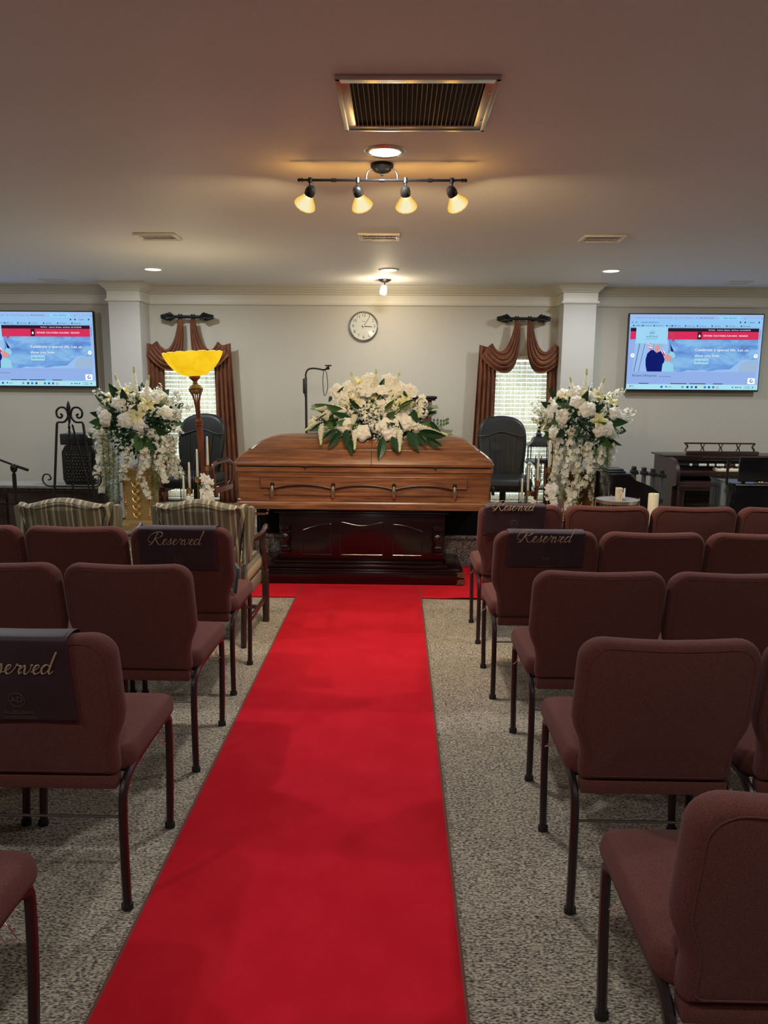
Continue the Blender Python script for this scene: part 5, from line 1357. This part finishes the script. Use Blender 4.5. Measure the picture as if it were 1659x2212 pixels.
candelabrum('brass stand with four glass-shaded taper candles, left of the casket', (-1.585, 5.86, 0), [(-1.508, 5.85, .880, .235), (-1.593, 5.85, .785, .228), (-1.668, 5.88, .690, .215), (-1.708, 5.85, .600, .20)], 'left', 'brass candle stands')
candelabrum('brass stand with glass-shaded taper candles in front of the right window', (1.16, 6.12, 0), [(1.248, 6.10, .865, .225), (1.160, 6.10, .752, .235), (1.086, 6.12, .665, .215), (1.034, 6.10, .57, .205)], 'right', 'brass candle stands')
for (x, y, z, h, lab) in ((-1.628, 5.70, .015, .66, 'thin white pillar candle standing low among the left tapers'), (1.105, 5.98, .015, .62, 'thin white pillar candle standing low among the right tapers')):
    b = MB(); b.lathe([(0, 0), (.018, 0), (.017, h), (0, h + .002)], (x, y, 0), 16); cd = solo('tall_pillar_candle', b, 'white_wax', lab, 'candle')
    w = MB(); w.tube([(x, y, h), (x, y, h + .02)], .0012, 4); part('wick', w, 'ink', cd)
def orchid(label, x, y, z, n, seed):
    random.seed(seed); t = thing('orchid_bunch', label, 'flowers', (x, y, 0), group='small orchid bunches on the candle stands')
    b = MB(); b.tube([(x, y, 0.0), (x + .01, y, z * .6), (x, y, z)], .004, 6); b.lathe([(0, 0), (.036, 0), (.040, .10), (.034, .10), (0, .09)], (x, y, 0), 16); part('stem', b, 'fern', t)
    b = MB()
    om = None
    for k in range(n):
        dz = -.19 * k / n; a = random.uniform(0, 6.3); p = Vector((x + .028 * math.cos(a), y - .02 + .02 * math.sin(a), z + dz)); d = Vector((math.cos(a) * .6, -1, .1))
        m = MB(); Qd = aim(d, random.random() * 6)
        for j in range(5):
            q = Qd @ Matrix.Rotation(2 * PI * j / 5, 3, 'Z'); w = 1.3 if j in (1, 4) else .8
            m.add([p + q @ (Vector(v) * .031) for v in ((0, 0, 0), (.42 * w, .4, .1), (.35 * w, .95, .2), (0, 1.15, .28), (-.35 * w, .95, .2), (-.42 * w, .4, .1))], [(0, 1, 2, 3), (0, 3, 4, 5)])
        part('blossom', m, 'rose', t, smooth=False)
    for k in range(4):
        a = k * 1.6; leafto(t, LEAFG, (x, y - .01, z - .07), (x + .06 * math.cos(a), y - .05, z - .07 + .03 * math.sin(a)), .9)
    return t
orchid('small white orchid bunch in front of the leaning floor lamp', -1.485, 5.72, .815, 14, 5)
orchid('small white orchid bunch at the foot of the right flower arrangement', 1.255, 6.00, .73, 16, 6)

# ================================================================== black lantern on an open metal shelf behind the right candles
t = thing('metal_shelf', 'open black wrought metal shelf before the right window', 'shelf', (1.455, 7.70, PLAT))
for (sx, sy) in ((-1, -1), (1, -1), (1, 1), (-1, 1)):
    b = MB(); b.tube([(1.455 + sx * .125, 7.70 + sy * .12, PLAT + .0), (1.455 + sx * .125, 7.70 + sy * .12, .77)], .008, 6); part('leg', b, 'iron', t)
for z in (.77, .50, .30):
    b = MB(); b.box(1.32, 1.59, 7.57, 7.83, z - .012, z + .004, .003); part('shelf_board', b, 'iron', t)
b = MB()
for q in (-1, 1): b.tube([(1.455 + q * .125, 7.58, .75), (1.455, 7.58, .54)], .003, 5); b.tube([(1.455 - q * .02, 7.58, .73), (1.455 + q * .125, 7.58, .54)], .003, 5)
part('cross_bracing', b, 'iron', t)
t = thing('lantern', 'black pagoda-topped lantern on the metal shelf, left of the right flowers', 'lantern', (1.455, 7.70, .774))
b = MB(); b.lathe([(.145, 0), (.145, .015), (.12, .02), (0, .02)], (1.455, 7.70, .774), 4, a0=PI / 4, a1=PI / 4 + 2 * PI); part('base', b, 'iron', t, smooth=False)
for k in range(4):
    a = PI / 4 + k * PI / 2; b = MB(); b.tube([(1.455 + .125 * math.cos(a), 7.70 + .125 * math.sin(a), .79), (1.455 + .125 * math.cos(a), 7.70 + .125 * math.sin(a), .94)], .006, 6); part('corner_post', b, 'iron', t)
b = MB(); b.lathe([(.165, .155), (.17, .165), (.10, .20), (.075, .245), (.04, .255), (.03, .27), (.05, .275), (.018, .30), (.025, .315), (0, .345)], (1.455, 7.70, .774), 4, a0=PI / 4, a1=PI / 4 + 2 * PI); part('roof', b, 'iron', t, smooth=False)
b = MB(); b.lathe([(.118, .02), (.118, .155)], (1.455, 7.70, .774), 4, a0=PI / 4, a1=PI / 4 + 2 * PI); part('glass', b, 'glass', t, smooth=False)

# ================================================================== gooseneck stand, lectern
t = thing('gooseneck_stand', 'thin black gooseneck device stand behind the casket flowers at left', 'stand', (-.885, 7.2, PLAT))
b = MB(); b.lathe([(0, 0), (.15, 0), (.15, .015), (.02, .03), (0, .03)], (-.885, 7.2, PLAT), 28); part('base', b, 'black', t)
b = MB(); b.tube([(-.885, 7.2, PLAT + .02), (-.885, 7.2, 1.60)], .012, 10); part('pole', b, 'black', t)
b = MB(); b.box(-.912, -.878, 7.17, 7.23, 1.45, 1.592, .006); b.box(-.900, -.878, 7.175, 7.225, 1.425, 1.45, .004); part('clamp_box', b, 'black', t)
b = MB(); b.tube(catmull([(-.885, 7.2, 1.58), (-.885, 7.2, 1.635), (-.865, 7.2, 1.675), (-.82, 7.2, 1.688), (-.76, 7.2, 1.683), (-.715, 7.2, 1.675), (-.685, 7.2, 1.685)], 6), .0085, 10); part('gooseneck', b, 'black', t)
b = MB(); b.ball((-.675, 7.2, 1.69), .020, .018, .015); b.box(-.70, -.638, 7.17, 7.23, 1.709, 1.722, .005); b.tube([(-.672, 7.2, 1.69), (-.668, 7.2, 1.712)], .008, 8); part('phone_clamp', b, 'black', t)
b = MB(); b.tube(catmull([(-.712, 7.2, 1.675), (-.722, 7.19, 1.58), (-.712, 7.19, 1.45), (-.695, 7.19, 1.44), (-.675, 7.19, 1.52), (-.685, 7.19, 1.64), (-.706, 7.2, 1.68)], 6), .0035, 6); part('cable_loop', b, 'black', t)
t = thing('lectern', 'dark wooden lectern with black moulded top, mostly hidden behind the casket flowers', 'lectern', (.10, 7.2, PLAT))
b = MB(); b.box(-.12, .318, 7.02, 7.40, PLAT, 1.395, .006); part('body', b, 'mahog', t)
b = MB(); b.box(-.15, .350, 6.98, 7.44, 1.395, 1.41, .004); b.box(-.165, .365, 6.965, 7.455, 1.41, 1.435, .010); part('top', b, 'iron', t)
b = MB(); b.box(-.13, .33, 7.01, 7.41, 1.15, 1.17, .004); part('moulding', b, 'mahog', t)
b = MB(); b.box(-.14, .34, 6.99, 7.42, PLAT, PLAT + .08, .006); part('plinth', b, 'mahog', t)

# ================================================================== left corner: sideboard, monitor, easel, mic stand
t = thing('sideboard', 'long dark wooden sideboard with grey marble top along the left wall', 'cabinet', (-3.8, 6.85, 0))
b = MB(); b.box(-4.9, -2.69, 6.66, 7.08, 0, .585, .004); part('cabinet_body', b, 'sideboard', t)
b = MB(); b.box(-4.93, -2.665, 6.60, 7.10, .585, .612, .006); part('marble_top', b, 'marble', t)
b = MB(); b.box(-4.91, -2.68, 6.645, 6.665, .555, .585, .003)
for k in range(34): b.box(-4.88 + k * .065, -4.85 + k * .065, 6.636, 6.648, .560, .578, .002)
part('dentil_moulding', b, 'sideboard', t)
for k in range(5):
    x0 = -4.86 + k * .435
    b = MB(); b.box(x0, x0 + .41, 6.640, 6.662, .44, .535, .003); b.box(x0 + .02, x0 + .39, 6.634, 6.642, .455, .520, .003); part('drawer', b, 'sideboard', t)
    for j in range(2):
        a = x0 + j * .207; b = MB(); b.box(a, a + .203, 6.640, 6.662, .04, .43, .003); b.box(a + .03, a + .173, 6.634, 6.642, .07, .40, .003); d = part('door', b, 'sideboard', t)
        hx = a + (.188 if j == 0 else .015); b = MB(); b.tube(catmull([(hx, 6.638, .30), (hx, 6.618, .31), (hx, 6.612, .34), (hx, 6.618, .37), (hx, 6.638, .38)], 4), .004, 6); part('handle', b, 'steel', d)
t = thing('stage_monitor', 'black stage monitor speaker with perforated grille on the sideboard, behind the easel', 'speaker', (-2.93, 6.83, .613))
SH = Matrix.Translation((-2.90, 6.83, .613))
b = MB(); b.prism([(-.13, 0), (.13, 0), (.155, .05), (.155, .30), (.12, .36), (-.12, .36), (-.155, .30), (-.155, .05)], -.15, .12, 'xz', SH); part('cabinet', b, 'black', t)
b = MB(); b.box(-.125, .125, -.165, -.148, .02, .30, .006, SH); gr = part('grille', b, 'iron', t)
b = MB()
for i in range(9):
    for j in range(9): b.ball((-2.90 - .105 + .0262 * i + .010 * (j % 2), 6.83 - .166, .613 + .045 + .029 * j), .0042, .002, .0042, 6, 4)
part('perforations', b, 'steel', gr)
b = MB(); b.box(-.185, -.155, -.08, .04, .09, .27, .006, SH); part('side_handle', b, 'black', t)
t = thing('mixer_case', 'small black equipment case lying on top of the stage monitor', 'equipment case', (-2.93, 6.83, .974))
b = MB(); b.box(-3.075, -2.78, 6.70, 6.94, .974, 1.075, .008); part('case', b, 'black', t)
b = MB()
for i in range(7): b.tube([(-3.0 + i * .03, 6.698, 1.02), (-3.0 + i * .03, 6.690, 1.02)], .006, 8)
part('knobs', b, 'iron', t)
# wrought iron easel
t = thing('scroll_easel', 'black wrought iron easel with scroll top and spear finial, left of the flowers', 'easel', (-2.80, 6.27, 0))
ey = 6.27
def sp(x0, z0, r, s, turns=1.35, zs=1): return [(x0 + s * r * (1 - q / 40) * math.cos(a) , ey, z0 + zs * r * (1 - q / 40) * math.sin(a)) for q, a in [(k, k / 26 * 2 * PI * turns - .2) for k in range(27)]]
for s in (-1, 1):
    b = MB(); b.tube([(-2.78 + s * .112, ey, 1.185), (-2.78 + s * .145, ey, .86), (-2.78 + s * .19, ey + .0, .42), (-2.78 + s * .235, ey, .0)], .0105, 6); part('leg', b, 'iron', t)
    b = MB(); P = catmull([(-2.78 + s * .112, ey, 1.185), (-2.78 + s * .10, ey, 1.20), (-2.78 + s * .045, ey, 1.205), (-2.78 + s * .012, ey, 1.255), (-2.78 + s * .030, ey, 1.315), (-2.78 + s * .075, ey, 1.325), (-2.78 + s * .108, ey, 1.295), (-2.78 + s * .104, ey, 1.250), (-2.78 + s * .075, ey, 1.238), (-2.78 + s * .062, ey, 1.26), (-2.78 + s * .078, ey, 1.27)], 5); b.tube(P, .009, 6); part('top_scroll', b, 'iron', t)
    b = MB(); P = catmull([(-2.78 + s * .165, ey - .03, .655), (-2.78 + s * .225, ey - .03, .665), (-2.78 + s * .252, ey - .03, .71), (-2.78 + s * .235, ey - .03, .755), (-2.78 + s * .195, ey - .03, .755), (-2.78 + s * .180, ey - .03, .72), (-2.78 + s * .205, ey - .03, .71)], 5); b.tube(P, .0065, 6); part('ledge_scroll', b, 'iron', t)
b = MB(); b.tube([(-2.96, ey - .02, .655), (-2.60, ey - .02, .655)], .008, 6); part('ledge', b, 'iron', t)
b = MB()
for off in (0, PI): b.tube([(-2.78 + .006 * math.cos(z * 90 + off), ey - .02 + .006 * math.sin(z * 90 + off), z) for z in [.0 + k * .012 for k in range(100)]], .0058, 5)
part('twisted_rod', b, 'iron', t)
b = MB(); b.lathe([(.008, 1.19), (.014, 1.24), (.010, 1.26), (.018, 1.275), (.018, 1.285), (.010, 1.29), (.014, 1.305), (.018, 1.33), (.010, 1.36), (0, 1.385)], (-2.78, ey - .01, 0), 10); part('spear_finial', b, 'iron', t)
b = MB(); b.tube([(-2.77, ey + .02, 1.18), (-2.70, ey + .17, .52), (-2.66, ey + .24, 0)], .008, 6); part('rear_leg', b, 'iron', t)
t = thing('microphone_stand', 'black boom microphone stand at the far left in front of the sideboard', 'microphone stand', (-3.10, 6.0, 0))
b = MB(); b.tube([(-3.155, 6.0, .02), (-3.150, 6.0, .80)], .010, 8); b.tube([(-3.151, 6.0, .66), (-3.150, 6.0, .79)], .016, 10); part('pole', b, 'iron', t)
b = MB(); b.ball((-3.148, 6.0, .835), .030, .020, .038); b.tube([(-3.148, 5.965, .84), (-3.148, 6.03, .84)], .012, 8); part('swivel_clutch', b, 'iron', t)
b = MB(); b.tube([(-3.03, 6.0, .82), (-3.15, 6.0, .862), (-3.60, 6.0, 1.03)], .0085, 8); b.tube([(-3.03, 6.0, .82), (-3.12, 6.0, .851)], .012, 8); part('boom', b, 'iron', t)
for k in range(3):
    a = 2 * PI * k / 3 + .4; b = MB(); b.tube([(-3.155, 6.0, .10), (-3.155 + .25 * math.cos(a), 6.0 + .25 * math.sin(a), .012)], .008, 6); part('leg', b, 'iron', t)

# ================================================================== right corner: piano end, organ, folded stands, table
# black spinet piano seen from its end, facing right
t = thing('keyboard_console', 'small black keyboard console behind the round table, its side stepping down to the right', 'piano', (1.80, 6.0, 0))
prof = [(1.665, .0), (1.665, .842), (1.825, .842), (1.840, .838), (1.850, .818), (1.870, .806), (1.93, .785), (1.99, .760), (2.035, .728), (2.055, .705), (2.060, .62), (2.04, .585), (1.90, .56), (1.88, .50), (1.88, .0)]
for y0, nm in ((5.79, 'side_panel'), (6.235 - .035, 'side_panel')):
    b = MB(); b.prism(prof, y0, y0 + .035, 'xz'); part(nm, b, 'gloss_black', t, smooth=False)
b = MB(); b.box(1.675, 1.80, 5.82, 6.21, .03, .845, .004); part('case', b, 'gloss_black', t)
b = MB(); b.box(1.655, 1.835, 5.785, 6.245, .843, .858, .004); part('lid', b, 'gloss_black', t)
b = MB(); b.box(1.80, 2.035, 5.82, 6.21, .60, .675, .003); part('key_bed', b, 'gloss_black', t)
b = MB(); b.box(1.88, 2.03, 5.86, 6.18, .675, .688); part('keys', b, 'key_white', t)
for y in (5.82, 6.17): b = MB(); b.box(1.98, 2.03, y, y + .03, 0, .60, .004); part('leg', b, 'gloss_black', t)
b = MB(); b.box(1.665, 1.80, 5.84, 6.02, .859, .874, .002); b.box(1.67, 1.79, 5.86, 6.03, .875, .888, .002); solo('music_folder', b, 'black', 'flat black music folders lying on the small black piano', 'folder')

# folded stands bundle
t0 = None
for i, (x, dx) in enumerate(((2.20, .02), (2.30, .0), (2.39, .0), (2.48, .0))):
    t = thing('folded_stand', ('folded grey tripod stand, %s of the four beside the organ' % ('leftmost', 'second from left', 'third from left', 'rightmost')[i]), 'folding stand', (x, 6.9, PLAT), group='folded tripod stands')
    yy = 6.88 + .02 * i; hz = .775 - .012 * i
    for k, s in enumerate((-1, 0, 1)):
        b = MB(); b.tube([(x + s * .035 + dx, yy + .02 * k, PLAT + .0), (x + s * .014, yy + .015 * k, hz)], .0095, 6); part('leg', b, mat('grey_tube', (.13, .14, .15), .4, .4) if i + k == 0 else bpy.data.materials['grey_tube'], t)
    b = MB(); b.box(x - .03, x + .03, yy - .02, yy + .05, hz - .035, hz, .005); b.box(x - .022, x + .012, yy - .02, yy + .03, hz, hz + .035, .004); part('joint_hub', b, 'black', t)
    b = MB(); b.tube([(x - .038, yy, hz - .02), (x - .01, yy, hz - .02)], .012, 10); b.tube([(x + .01, yy, hz - .03), (x + .038, yy, hz - .03)], .012, 10); part('knob', b, 'iron', t)
    b = MB(); b.box(x - .02 + dx * .5, x + .02 + dx * .5, yy - .01, yy + .04, .46, .50, .004); part('leg_clamp', b, 'black', t)

# organ
t = thing('organ', 'brown two-manual wooden organ with open music rest below the right screen', 'organ', (3.15, 7.4, PLAT))
for x0, x1 in ((2.63, 2.665), (3.95, 3.985)):
    b = MB(); b.prism([(7.08, .25), (7.08, .60), (6.99, .62), (6.985, .72), (7.02, .80), (7.10, .855), (7.20, .868), (7.62, .868), (7.62, .25)], x0, x1, 'yz'); part('side_panel', b, 'organ', t)
b = MB(); b.box(2.60, 4.01, 7.245, 7.64, .866, .884, .005); part('top', b, 'organ', t)
b = MB(); b.box(2.665, 3.95, 7.32, 7.60, PLAT, .866, .003); part('case', b, 'organ', t)
b = MB(); b.box(2.665, 3.95, 7.26, 7.32, .83, .866, .003); part('tab_panel', b, 'organ', t)
b = MB(); b.box(2.665, 3.95, 7.235, 7.32, .785, .800, .002); part('tab_rail', b, 'black', t)
for i, (x, n, k) in enumerate(((2.84, 1, 0), (2.93, 3, 0), (3.03, 2, 0), (3.10, 3, 0), (3.185, 3, 1), (3.28, 2, 0), (3.38, 2, 0), (3.52, 3, 0), (3.64, 3, 0))):
    for j in range(n):
        b = MB(); b.box(x + j * .024, x + j * .024 + .019, 7.212, 7.236, .784, .806, .002); part('stop_tab', b, 'white' if not k else 'velvet', t)
def manual(x0, x1, y0, y1, z, nm):
    b = MB(); b.box(2.665, 3.95, y0 - .012, 7.32, z - .055, z - .008, .003); bl = part('manual_block', b, 'organ', t)
    b = MB(); w = .0222; x = x0
    while x < x1: b.prism([(y0, z - .012), (y0, z + .006), (y1, z + .026), (y1, z - .012)], x, x + w - .0012, 'yz'); x += w
    part('white_keys', b, 'key_white', bl)
    b = MB(); x = x0 + w; k = 0
    while x < x1:
        if k % 7 not in (2, 6): b.prism([(y0 + .05, z + .010), (y0 + .055, z + .024), (y1, z + .036), (y1, z + .010)], x - .006, x + .006, 'yz')
        x += w; k += 1
    part('black_keys', b, 'ink', bl)
manual(3.085, 3.90, 7.15, 7.28, .748, 'upper')
manual(3.03, 3.90, 7.03, 7.16, .655, 'lower')
b = MB(); b.box(2.665, 3.95, 7.00, 7.05, .57, .625, .003); part('key_slip', b, 'organ', t)
b = MB(); b.box(2.70, 3.92, 7.29, 7.325, .27, .55, .003); part('lower_panel', b, 'black', t)
b = MB(); b.box(2.84, 3.80, 7.280, 7.295, .28, .49, .004); part('speaker_cloth', b, 'grille_cloth', t)
b = MB(); random.seed(4)
for k in range(70):
    x, z = random.uniform(2.86, 3.5), random.uniform(.31, .475); b.ball((x, 7.279, z), random.uniform(.0015, .0032), .001, .002, 5, 3)
part('cloth_glitter', b, 'pewter', t, label='glinting flecks in the speaker cloth')
for x in (2.70, 3.90): b = MB(); b.box(x - .03, x + .03, 7.02, 7.09, PLAT, .57, .005); part('leg', b, 'organ', t)
b = MB(); zr = .885
b.box(2.815, 3.51, 7.255, 7.285, zr, .925, .003)
b.box(2.79, 3.475, 7.27, 7.285, .993, 1.008, .003)
for x, s in ((2.80, 1), (3.475, -1)):
    b.tube(catmull([(x, 7.277, 1.0), (x + s * .015, 7.277, .985), (x + s * .025, 7.277, .965), (x + s * .010, 7.277, .945), (x + s * .002, 7.277, .92)], 4), .009, 6)
for x in (2.97, 3.145, 3.315):
    for s in (-1, 1): b.tube(catmull([(x + s * .020, 7.277, 1.0), (x + s * .016, 7.277, .985), (x + s * .006, 7.277, .965), (x + s * .008, 7.277, .945), (x + s * .018, 7.277, .925)], 4), .0055, 6)
part('music_rest', b, 'organ', t)

# black cabinet with silver ledge at the right edge
t = thing('keyboard_cabinet', 'glossy black cabinet with raised black panel and silver ledge at the right picture edge', 'cabinet', (2.9, 5.8, 0))
b = MB(); b.box(2.555, 3.25, 5.60, 6.05, 0, .80, .006); part('cabinet_body', b, 'gloss_black', t)
b = MB(); b.box(2.55, 3.26, 5.585, 6.06, .80, .812, .003); part('top', b, 'gloss_black', t)
b = MB(); b.box(2.55, 3.26, 5.578, 5.588, .802, .811, .002); part('ledge', b, 'chrome', t)
b = MB(); b.box(2.585, 3.2, 5.62, 5.645, .825, 1.012, .004); part('raised_panel', b, 'gloss_black', t)
b = MB(); b.ball((2.735, 5.60, .824), .014, .010, .012); b.ball((2.755, 5.60, .824), .014, .010, .012); part('ledge_knob', b, 'pewter', t)
for x in (2.62, 3.16):
    b = MB(); b.box(x, x + .02, 5.63, 5.66, .808, .83, .002); part('panel_foot', b, 'iron', t)
b = MB(); b.tube([(2.50, 5.63, .805), (2.50, 5.63, 1.0)], .010, 8); b.tube([(2.30, 5.63, 1.004), (2.60, 5.63, 1.000)], .006, 8); b.ball((2.508, 5.62, .965), .010); b.tube([(2.50, 5.63, .806), (2.56, 5.63, .806)], .006, 6); part('desk_arm', b, 'iron', t)

# round table with box and tin
t = thing('round_side_table', 'small round side table with grey top and pale gold rim, right front behind the chairs', 'side table', (1.622, 5.42, 0))
b = MB(); b.lathe([(0, .700), (.150, .700), (.150, .712), (0, .712)], (1.622, 5.42, 0), 48); part('table_top', b, 'table_top', t)
gd = mat('champagne_metal', (.55, .48, .36), .3, .9)
b = MB(); b.lathe([(.150, .690), (.157, .690), (.157, .714), (.150, .714)], (1.622, 5.42, 0), 48); part('rim', b, gd, t)
for k in range(3):
    a = PI * (0 if k == 0 else 1 if k == 1 else .5) ; b = MB(); b.tube([(1.622 + .160 * math.cos(a), 5.42 + .160 * math.sin(a), 0), (1.622 + .160 * math.cos(a), 5.42 + .160 * math.sin(a), .722)], .005, 8); part('leg', b, gd, t)
b = MB(); b.lathe([(0, .20), (.155, .20), (.155, .208), (0, .208)], (1.622, 5.42, 0), 40); part('lower_shelf', b, 'gloss_black', t)
t = thing('small_carton', 'small upright printed cream carton on the round side table', 'box', (1.61, 5.36, .712))
b = MB(); b.box(1.590, 1.632, 5.34, 5.38, .712, .805, .001); part('carton', b, 'card', t)
b = MB(); b.prism([(1.633, .735), (1.652, .735), (1.652, .806), (1.640, .800), (1.640, .775), (1.633, .768)], 5.345, 5.348); part('flap', b, 'white', t)
b = MB(); random.seed(3)
for k in range(26):
    x, z = random.uniform(1.594, 1.622), random.uniform(.72, .798); b.box(x, x + random.uniform(.003, .007), 5.3388, 5.3396, z, z + .002)
part('printed_pattern', b, mat('rust_ink', (.30, .10, .04), .7), t)
b = MB(); b.lathe([(0, 0), (.014, 0), (.014, .009), (0, .010)], (1.652, 5.36, .712), 20); solo('tea_light_tin', b, 'steel', 'tiny round silver tin beside the printed carton', 'tin')
t = thing('candle_pillar_stand', 'pale stand holding the single ivory pillar candle, seen in the gap between chairs', 'candle holder', (1.808, 5.2, 0))
b = MB(); b.lathe([(0, 0), (.09, 0), (.09, .015), (.02, .03), (.014, .10), (.014, .54), (.03, .565), (.045, .575), (.045, .585), (0, .585)], (1.808, 5.2, 0), 24); part('holder', b, 'porcelain', t)
b = MB(); b.lathe([(0, 0), (.036, 0), (.036, .196), (.033, .202), (.028, .196), (0, .196)], (1.808, 5.2, .5855), 28, wob=lambda a: 1 + .01 * math.sin(5 * a))
cd = solo('ivory_pillar_candle', b, 'ivory_wax', 'thick ivory pillar candle standing between the round table and the organ', 'candle', base=(1.808, 5.2, .5855))
w = MB(); w.tube([(1.808, 5.2, .781), (1.809, 5.2, .798)], .0014, 5); part('wick', w, 'ink', cd)
